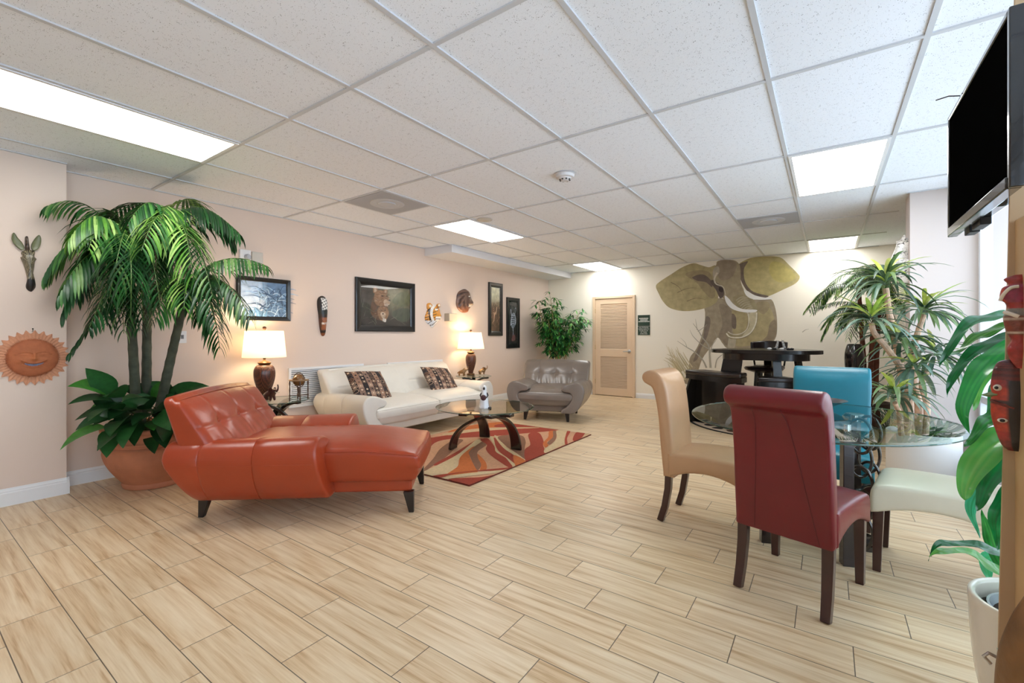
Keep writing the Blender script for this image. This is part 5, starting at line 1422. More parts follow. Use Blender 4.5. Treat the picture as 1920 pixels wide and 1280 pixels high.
# ================================================================== ELEPHANT MURAL + SIGN ON THE BACK WALL
MURM = vmat('mural_paint', rough=0.8, var=0.16, vscale=11)
mc = Vector((-1.5, YB, 0.4))
t = thing('elephant_mural', 'painted mural of a charging elephant with wide ears on the back wall', 'mural', (mc.x, YB, mc.z))
def mw(a, b):
    w = onY(1080 + a / 3.3687, 440 + b / 3.3687, YB)
    return w
lay_y = [0.0006]
def mpoly(mb, P, c, sm=5):
    q = spline(P, sm, closed=True) if sm else P
    V_ = []
    for a, b in q:
        w = mw(a, b); V_.append((w.x - mc.x, -lay_y[0], min(w.z, CEIL - 0.003) - mc.z))
    ar = sum(V_[i][0] * V_[(i + 1) % len(V_)][2] - V_[(i + 1) % len(V_)][0] * V_[i][2] for i in range(len(V_)))
    if ar < 0: V_ = V_[::-1]
    mb.add(V_, [tuple(range(len(V_)))], colr=c); lay_y[0] += 0.0002
def mline(mb, P, c, w, taper=0.85):
    q = spline(P, 6); Lq = len(q)
    pts = [mw(a, b) for a, b in q]
    for i in range(Lq - 1):
        p, n_ = pts[i], pts[i + 1]; d = n_ - p; l = d.length or 1; nx, nz = -d.z / l, d.x / l
        w0, w1 = w * (1 - taper * i / Lq), w * (1 - taper * (i + 1) / Lq); y = -lay_y[0]
        mb.add([(p.x - mc.x - nx * w0, y, p.z - mc.z - nz * w0), (n_.x - mc.x - nx * w1, y, n_.z - mc.z - nz * w1), (n_.x - mc.x + nx * w1, y, n_.z - mc.z + nz * w1), (p.x - mc.x + nx * w0, y, p.z - mc.z + nz * w0)], [(0, 1, 2, 3)], colr=c)
    lay_y[0] += 0.0001
E1, E2, E3, E4, E5 = S(158, 146, 116), S(174, 162, 124), S(128, 116, 100), S(196, 184, 156), S(100, 88, 82)
m = MB()
m = MB()
mpoly(m, [(812, 430), (905, 400), (960, 410), (1140, 410), (1225, 405), (1255, 450), (1270, 540), (1265, 640), (1225, 690), (1150, 720), (1050, 720), (960, 718), (925, 685), (893, 650), (850, 710), (800, 780), (775, 850), (748, 930), (722, 945), (690, 940), (682, 918), (712, 860), (718, 780), (760, 720), (790, 650), (812, 560), (815, 490)], S(164, 152, 130))
mpoly(m, [(985, 480), (1080, 470), (1200, 450), (1245, 500), (1255, 600), (1215, 680), (1100, 700), (1010, 700), (990, 600)], E2)
mpoly(m, [(1140, 430), (1200, 420), (1225, 450), (1190, 500), (1150, 480)], S(158, 145, 116)); mpoly(m, [(1225, 560), (1262, 540), (1262, 640), (1200, 690), (1150, 690), (1205, 640)], S(146, 132, 110))
mpoly(m, [(905, 440), (975, 470), (990, 560), (975, 640), (955, 700), (925, 670), (900, 640), (925, 560)], S(146, 134, 116))
mpoly(m, [(985, 500), (1010, 520), (1010, 590), (985, 580)], S(120, 108, 96)); mpoly(m, [(820, 520), (850, 540), (830, 640), (790, 720), (770, 780), (740, 800), (770, 720), (805, 640)], S(132, 120, 108))
mpoly(m, [(970, 640), (1010, 640), (1000, 715), (960, 715)], S(186, 178, 156))
part('body', m, MURM, t, smooth=False)
m = MB()
mpoly(m, [(505, 325), (530, 296), (600, 250), (670, 206), (740, 180), (790, 192), (840, 205), (885, 195), (905, 260), (900, 380), (880, 432), (800, 468), (690, 482), (600, 465), (553, 425), (522, 370)], S(176, 164, 124))
mpoly(m, [(690, 250), (760, 225), (840, 235), (870, 300), (880, 380), (850, 400), (800, 350), (760, 300)], S(156, 143, 112)); mpoly(m, [(735, 268), (800, 250), (850, 285), (860, 330), (820, 300), (765, 290)], S(112, 98, 90))
mpoly(m, [(1020, 195), (1080, 155), (1150, 140), (1250, 137), (1300, 148), (1350, 195), (1395, 240), (1413, 270), (1385, 308), (1300, 350), (1222, 385), (1150, 398), (1080, 350), (1045, 290), (1035, 240)], S(184, 172, 124))
mpoly(m, [(1020, 195), (1085, 168), (1060, 220), (1070, 300), (1120, 360), (1218, 388), (1140, 400), (1085, 360), (1045, 295), (1030, 240)], S(118, 104, 94))
mpoly(m, [(1240, 170), (1320, 190), (1390, 265), (1330, 300), (1260, 290), (1220, 230)], S(188, 176, 112))
for P in ([(640, 365), (700, 340), (760, 335)], [(600, 300), (650, 330), (680, 380)], [(700, 420), (760, 400), (820, 410)]): mline(m, P, S(120, 108, 84), 0.006)
part('ears', m, MURM, t, smooth=False)
m = MB()
mpoly(m, [(862, 240), (885, 190), (900, 165), (990, 160), (1030, 185), (1040, 230), (1042, 300), (1062, 350), (1090, 395), (1135, 440), (1142, 480), (1090, 490), (1030, 460), (985, 420), (935, 405), (900, 370), (872, 320)], S(164, 152, 126))
mpoly(m, [(900, 168), (985, 162), (1015, 190), (990, 260), (930, 290), (895, 250)], S(152, 138, 120)); mpoly(m, [(870, 215), (900, 200), (905, 240), (880, 262), (865, 260)], S(176, 168, 152))
mpoly(m, [(862, 285), (885, 300), (925, 330), (935, 380), (910, 400), (885, 350), (850, 300)], E5); mpoly(m, [(905, 330), (930, 340), (925, 362), (905, 355)], S(60, 50, 50))
mline(m, [(895, 240), (875, 275), (885, 310), (930, 330), (945, 380)], S(206, 198, 182), 0.018)
mpoly(m, [(990, 400), (1040, 380), (1100, 395), (1140, 440), (1150, 510), (1140, 575), (1100, 632), (1040, 656), (975, 656), (948, 632), (960, 612), (985, 625), (1040, 625), (1082, 590), (1094, 535), (1080, 490), (1030, 470)], S(158, 148, 118))
mpoly(m, [(1095, 500), (1140, 490), (1138, 560), (1100, 620), (1050, 650), (1060, 625), (1095, 580)], S(196, 188, 158))
for k in range(9):
    a = 395 + k * 12; mline(m, [(1010 + k * 9, a + 20), (1045 + k * 8, a - 2), (1085 + k * 6, a + 4)], S(186, 176, 156), 0.006, 0.3)
mline(m, [(950, 622), (975, 645), (1040, 648), (1100, 620), (1135, 560), (1142, 490)], S(226, 222, 206), 0.010, 0.2)
mline(m, [(960, 612), (990, 628), (1040, 625), (1080, 595), (1092, 540), (1085, 490)], S(214, 208, 190), 0.009, 0.2)
part('head_and_trunk', m, MURM, t, smooth=False)
m = MB(); mpoly(m, [(940, 384), (965, 402), (998, 440), (1050, 468), (1140, 474), (1128, 489), (1060, 489), (990, 470), (950, 430)], S(240, 240, 240))
mpoly(m, [(1060, 348), (1082, 354), (1130, 382), (1190, 396), (1235, 398), (1225, 408), (1130, 409), (1080, 388)], S(242, 242, 240)); part('tusks', m, vmat('mural_white', rough=0.8), t, smooth=False)
m = MB()
BR = S(176, 172, 158)
for P, w in (([(850, 840), (845, 770), (838, 700), (800, 650), (770, 600), (740, 560)], 0.035), ([(838, 720), (790, 690), (740, 640), (720, 600)], 0.018), ([(770, 610), (800, 590), (830, 565)], 0.014), ([(765, 600), (760, 560), (755, 530)], 0.012), ([(825, 840), (800, 790), (750, 740), (700, 710), (640, 670)], 0.030),
             ([(880, 840), (890, 790), (920, 760), (930, 755)], 0.022), ([(845, 760), (860, 700), (890, 650), (870, 600)], 0.016), ([(700, 710), (690, 680), (660, 650)], 0.010), ([(1260, 700), (1300, 690), (1340, 675)], 0.012), ([(1430, 615), (1450, 600), (1472, 595)], 0.012)): mline(m, P, BR, w * 0.5)
rnd = random.Random(7)
for k in range(26):
    a = rnd.uniform(600, 700); b = rnd.uniform(760, 870); mline(m, [(a + 40, b + 60), (a, b), (a - rnd.uniform(10, 60), b - rnd.uniform(20, 90))], S(*rnd.choice([(206, 194, 160), (190, 178, 140), (220, 212, 186)])), 0.012)
part('painted_branches', m, vmat('mural_flat', rough=0.85), t, smooth=False)

sg = thing('notice_sign', 'dark green notice sign with white lettering right of the louvred door', 'sign', (-2.892, YB, 1.227))
GRN = mat('sign_green', srgb(34, 62, 50), rough=0.35); SW = mat('sign_white', srgb(235, 238, 232), rough=0.6)
m = MB(); m.box(-0.118, -0.010, 0.175, 0.118, 0, 0.388); part('upper_plate', m, GRN, sg, bev=0.002, smooth=False)
m = MB(); m.box(-0.118, -0.010, 0, 0.118, 0, 0.170); part('lower_plate', m, GRN, sg, bev=0.002, smooth=False)
RX = Matrix.Rotation(R(90), 4, 'X')
for i, l in enumerate(('ALL PATRONS', 'USING HEALTH', 'CLUB DO SO', 'AT THEIR', 'OWN RISK')):
    text('lettering', l, 0.029, Matrix.Translation((0, -0.0112, 0.146 - 0.0305 * i)) @ RX, SW, sg)
rnd = random.Random(2)
for i, (w_, z) in enumerate(((0.088, 0.322), (0.066, 0.292), (0.102, 0.262))):
    m = MB(); x = -w_
    while x < w_:   # worn lettering, too small to make out
        q = rnd.uniform(0.008, 0.014); m.box(x, -0.0116, z - 0.009, x + q, -0.010, z + 0.009); x += q + rnd.uniform(0.0035, 0.006)
    part('worn_lettering', m, SW, sg, smooth=False)

# ================================================================== TELEVISION + RIGHT FOREGROUND
tv = thing('television', 'black flat screen television on a wall arm at the upper right', 'television', (0.375, 1.96, 1.585))
TVB = mat('tv_bezel', srgb(30, 32, 34), rough=0.18, metal=0.3, coat=0.8); SCR = mat('tv_screen', (0.003, 0.003, 0.003, 1), rough=0.9, spec=0.0)
m = MB(); y0, y1, z0, z1 = -0.35, 0.35, 0.0, 0.44
m.box(-0.015, y0, z0, 0.012, y0 + 0.018, z1); m.box(-0.015, y1 - 0.018, z0, 0.012, y1, z1); m.box(-0.015, y0 + 0.018, z1 - 0.016, 0.012, y1 - 0.018, z1); m.box(-0.018, y0 + 0.018, z0, 0.012, y1 - 0.018, z0 + 0.030)
part('bezel', m, TVB, tv, bev=0.003)
m = MB(); m.box(-0.011, y0 + 0.015, z0 + 0.026, 0.010, y1 - 0.015, z1 - 0.013); part('screen', m, SCR, tv, smooth=False)
m = MB(); m.box(0.011, -0.08, 0.010, 0.048, 0.29, 0.40); part('rear_housing', m, TVB, tv, bev=0.008)
m = MB(); m.box(0.014, 0.06, -0.014, 0.040, 0.16, 0.010); m.box(0.014, 0.19, -0.014, 0.040, 0.26, 0.010); part('speaker_foot', m, mat('tv_plastic', srgb(22, 24, 28), rough=0.4), tv, bev=0.002)
m = MB(); m.box(0.047, -0.02, 0.16, 0.115, 0.02, 0.24); m.box(0.105, -0.17, 0.17, 0.135, 0.02, 0.23); part('wall_arm', m, mat('arm_black', srgb(26, 26, 28), rough=0.5), tv, bev=0.003)
m = MB(); m.tube([(0.0, 0.20, 0.435), (-0.005, 0.21, 0.46), (-0.03, 0.23, 0.475), (-0.06, 0.25, 0.478)], 0.0022, n=6); part('antenna_wire', m, mat('wire_black', srgb(18, 18, 20), rough=0.4), tv)
POST = wall_paint('post_beige', srgb(196, 168, 134))
m = MB()
m.loft([[Vector(p) for p in r_] for r_ in ([(0.366, 1.76, 0), (0.62, 1.76, 0), (0.62, 1.80, 0), (0.374, 1.80, 0)], [(0.410, 1.76, CEIL), (0.62, 1.76, CEIL), (0.62, 1.80, CEIL), (0.418, 1.80, CEIL)])])
solo('trim_3', m, POST, kind='structure', smooth=False, bev=0.002)
m = MB(); m.box(0.404, 1.585, 0, 0.62, 1.765, 1.53)
solo('trim_4', m, mat('door_stile_wood', srgb(202, 168, 122), rough=0.45, var=0.1, vscale=6), kind='structure', smooth=False, bev=0.004)
m = MB(); m.tube([(0.372, 1.745, 0.365), (0.352, 1.745, 0.372), (0.343, 1.745, 0.360), (0.356, 1.745, 0.345)], 0.0045, n=8); m.box(0.37, 1.738, 0.335, 0.40, 1.7598, 0.385)
solo('door_latch', m, NICKEL, 'small silver latch low on the beige post beside the white pot', 'latch')
# carved red masks seen from the side
MASKR = vmat('lacquered_mask', rough=0.32, coat=0.4, var=0.35, vscale=60, bump=0.3)
def side_mask(name, label, Xb, yc, z0, h, prof, colfn, parts):
    """mask fixed to a face looking towards -x; prof = (t, protrusion, halfwidth)"""
    t = thing(name, label, 'wall mask', (Xb, yc, z0))
    q = spline(prof, 6); m = MB(); n = 20; vs = []; cs = []
    for (u, d, w) in q:
        for k in range(n + 1):
            a = pi * k / n; vs.append((-d * sin(a) ** 0.8, -w * 0.5 * cos(a), u * h)); cs.append(colfn(u, a / pi))
    N = n + 1
    for i in range(len(q) - 1):
        for k in range(n):
            f = (i * N + k, (i + 1) * N + k, (i + 1) * N + k + 1, i * N + k + 1); m.f.append(list(f)); m.m.append(0); m.c.append(tuple(cs[j] for j in f))
        f = (i * N, i * N + n, (i + 1) * N + n, (i + 1) * N); m.f.append(list(f)); m.m.append(0); m.c.append(tuple(cs[j] for j in f))
    for e in (0, len(q) - 1): f = tuple(e * N + k for k in range(N)); m.f.append(list(f)); m.m.append(0); m.c.append(tuple(cs[j] for j in f))
    m.v = [Vector(v) for v in vs]
    part('face', m, MASKR, t, ang=60)
    for nm, mb_, mt in parts: part(nm, mb_, mt, t)
    return t
WHT = mat('mask_white', srgb(226, 214, 196), rough=0.4); BLKM = mat('mask_black', srgb(22, 18, 18), rough=0.4); BEAK = mat('mask_beak_green', srgb(120, 140, 92), rough=0.4)
def mc1(u, k):
    if u > 0.78: return srgb(74, 26, 26) if int(u * 90) % 2 else srgb(104, 34, 30)
    if k < 0.12 or k > 0.9: return srgb(30, 22, 22)
    if abs(u - 0.53) < 0.018: return srgb(60, 30, 26)
    if u < 0.12: return srgb(120, 34, 28)
    return srgb(178, 58, 36) if 0.2 < u < 0.7 else srgb(150, 40, 34)
P1 = [(0.0, 0.018, 0.012), (0.06, 0.030, 0.022), (0.2, 0.040, 0.032), (0.35, 0.048, 0.038), (0.5, 0.050, 0.042), (0.62, 0.048, 0.042), (0.70, 0.050, 0.040), (0.80, 0.048, 0.034), (0.9, 0.044, 0.030), (0.97, 0.036, 0.026), (1.0, 0.022, 0.016)]
zB = 1.225 - (844 - 628.2) * (1.738 * _c - 0.39 * _s) / F_PX
hM = 0.238
ps = []
m = MB(); m.sphere((-0.040, -0.015, 0.69 * hM), 0.0085, 14, 10, sc=(1, 0.7, 1)); ps.append(('eye', m, WHT))
m = MB(); m.sphere((-0.043, -0.020, 0.69 * hM), 0.0042, 10, 8); ps.append(('pupil', m, BLKM))
m = MB(); m.loft([[Vector((-0.040, y, (0.61 + dz) * hM)) for y, dz in ((-0.016, 0), (0, 0.05), (0.016, 0), (0, -0.045))], [Vector((-0.066, y, (0.595 + dz) * hM)) for y, dz in ((-0.002, 0), (0, 0.006), (0.002, 0), (0, -0.006))]]); ps.append(('beak', m, BEAK))
m = MB(); m.tube(spline([(-0.050, -0.003, 0.545 * hM), (-0.044, -0.014, 0.53 * hM), (-0.030, -0.021, 0.50 * hM), (-0.012, -0.025, 0.475 * hM)], 6), 0.0026, n=8); ps.append(('raised_cord', m, mat('mask_cord', srgb(110, 44, 34), rough=0.5)))
m = MB(); m.sphere((-0.032, -0.020, 0.335 * hM), 0.011, 14, 8, sc=(0.9, 0.5, 0.55)); ps.append(('lower_eye', m, WHT))
m = MB(); m.sphere((-0.033, -0.024, 0.335 * hM), 0.006, 12, 8, sc=(0.9, 0.5, 0.7)); ps.append(('lower_pupil', m, BLKM))
side_mask('carved_mask', 'carved red mask with green beak and rippled crown, lower of two at the right edge', 0.404, 1.738, zB, hM, P1, mc1, ps)
P2 = [(0.0, 0.012, 0.010), (0.08, 0.030, 0.020), (0.2, 0.042, 0.030), (0.3, 0.030, 0.030), (0.4, 0.044, 0.036), (0.55, 0.052, 0.040), (0.62, 0.040, 0.036), (0.70, 0.046, 0.034), (0.75, 0.062, 0.034), (0.86, 0.056, 0.030), (0.90, 0.038, 0.024), (0.96, 0.050, 0.022), (1.0, 0.020, 0.012)]
def mc2(u, k):
    if 0.56 < u < 0.64: return srgb(120, 110, 96)
    if 0.36 < u < 0.56: return srgb(120, 52, 34) if int(u * 160) % 3 else srgb(200, 180, 160)
    if 0.70 < u < 0.9: return srgb(176, 56, 34) if k > 0.3 else srgb(140, 30, 60)
    return srgb(150, 34, 28)
zB2 = 1.225 - (690 - 628.2) * (1.712 * _c - 0.39 * _s) / F_PX
m = MB(); ps2 = []
m.tube(spline([(-0.038, -0.004, 0.73 * 0.24), (-0.033, -0.013, 0.80 * 0.24), (-0.022, -0.018, 0.86 * 0.24), (-0.009, -0.019, 0.87 * 0.24)], 5), 0.004, n=8); ps2.append(('crest_band', m, WHT))
m = MB(); m.tube(spline([(-0.030, -0.006, 0.60 * 0.24), (-0.025, -0.018, 0.585 * 0.24), (-0.010, -0.024, 0.55 * 0.24)], 5), 0.005, n=8); ps2.append(('white_brow', m, WHT))
P2 = [(a, b * 0.62, c) for a, b, c in P2]
side_mask('carved_mask', 'carved red mask with white dotted face, higher of two at the right edge', 0.404, 1.712, zB2, 0.24, P2, mc2, ps2)
m = MB(); m.lathe(spline([(0.060, 0.0), (0.080, 0.05), (0.100, 0.25), (0.104, 0.42), (0.098, 0.52), (0.080, 0.60), (0.060, 0.656), (0.045, 0.70), (0.040, 0.72)], 5), c=(0.405, 1.442, 0), n=48)
solo('wooden_vase', m, mat('aged_vase_wood', srgb(122, 84, 44), rough=0.45, var=0.45, vscale=7, bump=0.3, bscale=20), 'tall rounded brown wooden vase at the lower right corner', 'vase')

# ================================================================== PLANTS
LEAF = vmat('leaf_green', rough=0.42, trans=0.18, coat=0.1, var=0.18, vscale=30)
def PD(u, v, d):
    """point of the view at depth d, kept off the left wall"""
    r = ray(u, v)
    for _ in range(3):
        p = Vector((r.x * d, r.y * d, H + r.z * d)); lim = -4.77 if p.y < 0.93 else -4.985
        if p.x < lim: d *= lim / p.x
    return Vector((r.x * d, r.y * d, H + r.z * d))
def bez(P, t):
    a, b, c = P; return a * (1 - t) ** 2 + b * 2 * t * (1 - t) + c * t * t
def wallclip(p):
    lim = -4.785 if p.y < 0.90 else -5.004
    if p.x < lim: p.x = lim
    if p.y > YB - 0.012: p.y = YB - 0.012
    return p
def strip_leaf(mb, p, d, L, w, droop, colr, seg=4, nrm=None, fold=0.25, colr2=None, wave=0.0, ph=0.0, prof=None, clip=True):
    """narrow leaf from p along d, bending down"""
    d = d.normalized(); side = d.cross(nrm if nrm is not None else Vector((0, 0, 1)))
    if side.length < 1e-3: side = d.cross(Vector((0.3, 1, 0.2)))
    side.normalize(); q = Vector(p); dd = d.copy(); vs = []
    for k in range(seg + 1):
        t = k / seg
        ww = w * (prof(t) if prof else (sin(pi * min(1, 0.12 + t * 0.88)) ** 0.7)) / 2
        nn = side.cross(dd); nn.normalize()
        wv = Vector((0, 0, wave * sin(t * 11 + ph)))
        for sg in (-1, 0, 1):
            pt = q + side * sg * ww + nn * (fold * ww * (1 if sg else 0)) + (wv if sg > 0 else -wv if sg < 0 else Vector((0, 0, 0)))
            vs.append(wallclip(pt) if clip else pt)
        dd = (dd + Vector((0, 0, -droop / seg))).normalized(); q = q + dd * (L / seg)
    o = len(mb.v); mb.v += vs
    c2 = colr2 or colr
    for k in range(seg):
        for e in (0, 1):
            a = o + k * 3 + e; mb.f.append([a, a + 1, a + 4, a + 3]); mb.m.append(0)
            if colr2: mb.c.append((colr, colr2, colr2, colr) if e == 0 else (colr2, colr, colr, colr2))
            else: mb.c.append(colr)
def frond(mb, P, L=0.22, n=24, w=0.02, cols=None, rnd=random, droop=1.1, stem=(0.006, 0.002), start=0.08, lift=0.0):
    P = [Vector(p) for p in P]
    pts = [bez(P, k / 14) for k in range(15)]
    mb.tube(pts, [stem[0] + (stem[1] - stem[0]) * k / 14 for k in range(15)], n=5, colr=srgb(84, 112, 52), cap=False)
    for k in range(n):
        t = start + (1 - start) * (k + 0.5) / n
        p = bez(P, t); tg = (bez(P, min(1, t + 0.02)) - bez(P, t - 0.02)).normalized()
        sd = tg.cross(Vector((0, 0, 1)))
        if sd.length < 0.05: sd = tg.cross(Vector((1, 0.4, 0)))
        sd.normalize()
        l = L * (0.55 + 0.75 * sin(pi * (0.15 + 0.75 * t))) * (1 - 0.35 * max(0, t - 0.8) / 0.2)
        for sg in (-1, 1):
            d = sd * sg * 0.85 + tg * (0.45 + 0.5 * t) + Vector((0, 0, lift + rnd.uniform(-0.1, 0.15)))
            c = rnd.choice(cols)
            strip_leaf(mb, p, d, l * rnd.uniform(0.85, 1.12), w, droop * rnd.uniform(0.8, 1.3), c, seg=4, fold=0.3)
G_D = [S(14, 54, 24), S(22, 66, 30), S(30, 82, 36), S(40, 96, 44)]
G_M = [S(48, 104, 42), S(72, 126, 56), S(38, 88, 40), S(118, 156, 88), S(26, 68, 34)]
G_L = [S(112, 158, 66), S(88, 142, 48), S(150, 184, 100), S(62, 116, 44), S(40, 92, 38)]
CLAY = mat('terracotta_pot', srgb(188, 122, 90), rough=0.7, var=0.14, vscale=7, bump=0.2, bscale=30)
SOIL = mat('dark_soil', srgb(48, 36, 28), rough=0.95, bump=1.0, bscale=60)
# --- big palm in the terracotta pot
pc = Vector((-4.56, 1.385, 0))
t = thing('potted_palm', 'tall three trunk palm with arching fronds in a ribbed terracotta pot', 'palm', pc)
def rib(a, z): return 1 + (0.012 * abs(sin(a * 20)) if 0.03 < z < 0.31 else 0)
m = MB(); m.lathe([(0.20, 0.0), (0.215, 0.004), (0.222, 0.03), (0.215, 0.045)] + [(0.215 + 0.125 * sin(pi / 2 * k / 10), 0.045 + 0.27 * k / 10) for k in range(1, 11)] + [(0.345, 0.322), (0.352, 0.335), (0.345, 0.348), (0.338, 0.352), (0.338, 0.362), (0.350, 0.370), (0.350, 0.385), (0.340, 0.392), (0.338, 0.40), (0.330, 0.44), (0.335, 0.452), (0.352, 0.462), (0.355, 0.485), (0.345, 0.492), (0.322, 0.49), (0.310, 0.47), (0.305, 0.42)], n=120, func=rib)
part('terracotta_pot', m, CLAY, t, ang=50)
m = MB(); m.lathe([(0.306, 0.425), (0.0, 0.445)], n=32, cap=False); part('soil', m, SOIL, t)
TRK = mat('palm_trunk_grey', srgb(76, 80, 64), rough=0.8, var=0.3, vscale=14, bump=0.4, bscale=24)
rnd = random.Random(11)
for (a, b) in (((256, 775, 3.68), (238, 470, 3.62)), ((274, 772, 3.78), (276, 470, 3.80)), ((299, 770, 3.66), (352, 540, 3.60))):
    p0 = PD(*a); p1 = PD(*b); mid = (p0 + p1) / 2 + Vector((-0.03, 0.0, 0)) * (1 if a[0] > 280 else -0.4)
    pts = [bez([p0, mid, p1], k / 30) for k in range(31)]
    m = MB(); m.tube(pts, [0.036 - 0.010 * k / 30 + (0.0022 if k % 3 == 0 else 0) for k in range(31)], n=14)
    part('trunk', m, TRK, t, world=True)
C1, C2, C3 = (236, 468, 3.60), (322, 440, 3.72), (352, 538, 3.60)
FR = [
    # (start, control, tip, length, leaflets, colours, droop)
    (C1, (170, 345, 3.5), (86, 388, 3.3), 0.17, 20, 'M', 1.2), (C1, (140, 400, 3.4), (84, 520, 3.3), 0.20, 24, 'M', 1.2), (C1, (190, 380, 3.3), (118, 590, 3.15), 0.20, 26, 'D', 1.4),
    (C1, (240, 370, 3.2), (205, 560, 3.0), 0.22, 26, 'M', 1.3), (C1, (205, 560, 3.7), (128, 668, 3.6), 0.13, 16, 'D', 0.5), (C1, (275, 380, 3.3), (300, 570, 3.1), 0.22, 26, 'D', 1.4),
    (C1, (170, 420, 3.8), (150, 560, 3.8), 0.20, 22, 'D', 1.2), (C1, (215, 500, 3.2), (165, 620, 3.0), 0.16, 20, 'D', 1.2), (C1, (225, 345, 3.6), (160, 430, 3.5), 0.20, 24, 'M', 1.1),
    (C1, (250, 420, 3.0), (245, 600, 2.95), 0.20, 22, 'D', 1.4), (C1, (200, 360, 3.4), (165, 470, 3.1), 0.22, 26, 'L', 1.2),
    (C2, (300, 345, 3.7), (205, 400, 3.8), 0.20, 22, 'D', 1.1), (C2, (350, 335, 3.7), (450, 440, 3.75), 0.21, 28, 'D', 1.3), (C2, (395, 370, 3.8), (438, 455, 3.9), 0.20, 22, 'D', 1.2),
    (C2, (305, 350, 3.4), (265, 470, 3.1), 0.22, 26, 'L', 1.2), (C2, (345, 370, 3.4), (362, 520, 3.2), 0.22, 26, 'L', 1.3), (C2, (330, 330, 3.9), (392, 400, 4.05), 0.20, 22, 'L', 1.1),
    (C2, (280, 420, 3.3), (300, 570, 3.2), 0.20, 24, 'M', 1.3), (C2, (320, 345, 3.6), (300, 420, 3.3), 0.20, 24, 'L', 1.2), (C2, (370, 420, 3.4), (400, 560, 3.2), 0.20, 22, 'M', 1.3), (C2, (260, 380, 3.9), (230, 470, 4.0), 0.20, 22, 'D', 1.3),
    (C3, (410, 455, 3.6), (503, 500, 3.55), 0.17, 26, 'M', 1.3), (C3, (425, 490, 3.5), (470, 600, 3.35), 0.18, 24, 'M', 1.3), (C3, (400, 530, 3.4), (412, 655, 3.3), 0.17, 24, 'M', 1.2),
    (C3, (320, 500, 3.3), (292, 600, 3.1), 0.17, 22, 'M', 1.3), (C3, (370, 480, 3.3), (405, 610, 3.1), 0.18, 24, 'D', 1.3), (C3, (320, 490, 3.8), (270, 560, 3.9), 0.17, 20, 'D', 1.2), (C3, (350, 470, 3.4), (345, 580, 3.1), 0.17, 22, 'L', 1.2),
    (C1, (225, 440, 3.2), (225, 585, 3.1), 0.20, 22, 'D', 1.4), (C1, (260, 450, 3.3), (270, 600, 3.2), 0.18, 20, 'D', 1.4), (C1, (200, 430, 3.3), (190, 580, 3.2), 0.20, 22, 'D', 1.4), (C1, (240, 400, 3.9), (250, 560, 3.9), 0.20, 22, 'D', 1.4),
    (C2, (300, 430, 3.5), (285, 560, 3.4), 0.18, 22, 'D', 1.4), (C2, (330, 420, 3.5), (335, 560, 3.4), 0.18, 22, 'D', 1.4), (C2, (290, 400, 3.9), (270, 500, 4.0), 0.20, 22, 'D', 1.3), (C2, (350, 400, 4.0), (360, 500, 4.1), 0.18, 22, 'D', 1.3),
    (C1, (190, 350, 3.3), (130, 450, 3.15), 0.21, 26, 'L', 1.3), (C1, (160, 440, 3.2), (110, 560, 3.1), 0.18, 22, 'M', 1.3), (C2, (290, 330, 3.5), (240, 420, 3.3), 0.21, 24, 'M', 1.2),
    (C1, (215, 500, 3.4), (200, 610, 3.3), 0.15, 18, 'D', 1.3), (C1, (245, 510, 3.3), (262, 620, 3.2), 0.15, 18, 'D', 1.3), (C1, (228, 500, 3.2), (232, 625, 3.1), 0.15, 18, 'M', 1.3), (C2, (285, 480, 3.6), (280, 600, 3.5), 0.15, 18, 'D', 1.3),
    (C3, (390, 480, 3.8), (440, 560, 3.9), 0.17, 22, 'D', 1.2), (C3, (380, 510, 3.35), (375, 600, 3.2), 0.16, 20, 'D', 1.3),
]
GS = {'D': G_D, 'M': G_D[2:] + G_M, 'L': G_L}
for (a, b, c, L_, n_, cc, dr) in FR:
    m = MB(); frond(m, [PD(*a), PD(*b), PD(*c)], L_ * 1.15, int(n_ * 0.95), 0.022, GS[cc], rnd, dr * 1.25)
    part('palm_frond', m, LEAF, t, world=True, ang=180)
# broad leaves growing round the trunks
def ovate(t): return (sin(pi * t ** 0.72) ** 0.85) if 0 < t < 1 else 0.02
def broad_leaf(mb, p, d, L, w, c, rnd_, up=None, c2=None):
    strip_leaf(mb, p, d, L, w, rnd_.uniform(0.5, 1.3), c, seg=8, nrm=up if up is not None else Vector((rnd_.uniform(-.4, .4), rnd_.uniform(-.6, 0), 1)), fold=0.28, colr2=c2, prof=ovate)
rnd = random.Random(23)
m = MB(); ms = MB()
tips = [(60, 775, 3.2), (95, 830, 3.2), (105, 740, 3.2), (130, 700, 3.3), (165, 690, 3.4), (190, 715, 3.2), (150, 760, 3.0), (190, 800, 3.0), (150, 850, 3.05), (175, 850, 3.0), (215, 840, 3.0), (120, 790, 3.1), (205, 770, 3.2), (225, 745, 3.4),
        (180, 740, 3.5), (140, 730, 3.4), (110, 765, 3.1), (160, 820, 2.95), (200, 735, 3.1), (240, 790, 3.2), (250, 830, 3.25), (300, 835, 3.2), (318, 860, 3.15), (330, 800, 3.2), (280, 810, 3.1), (300, 780, 3.4), (330, 730, 3.7), (350, 715, 3.8), (385, 712, 3.8), (395, 735, 3.7), (312, 715, 3.7), (340, 745, 3.6), (370, 750, 3.5), (290, 720, 3.8), (320, 760, 3.4), (355, 770, 3.4), (270, 760, 3.3), (230, 720, 3.7), (215, 805, 3.3), (285, 850, 3.2)]
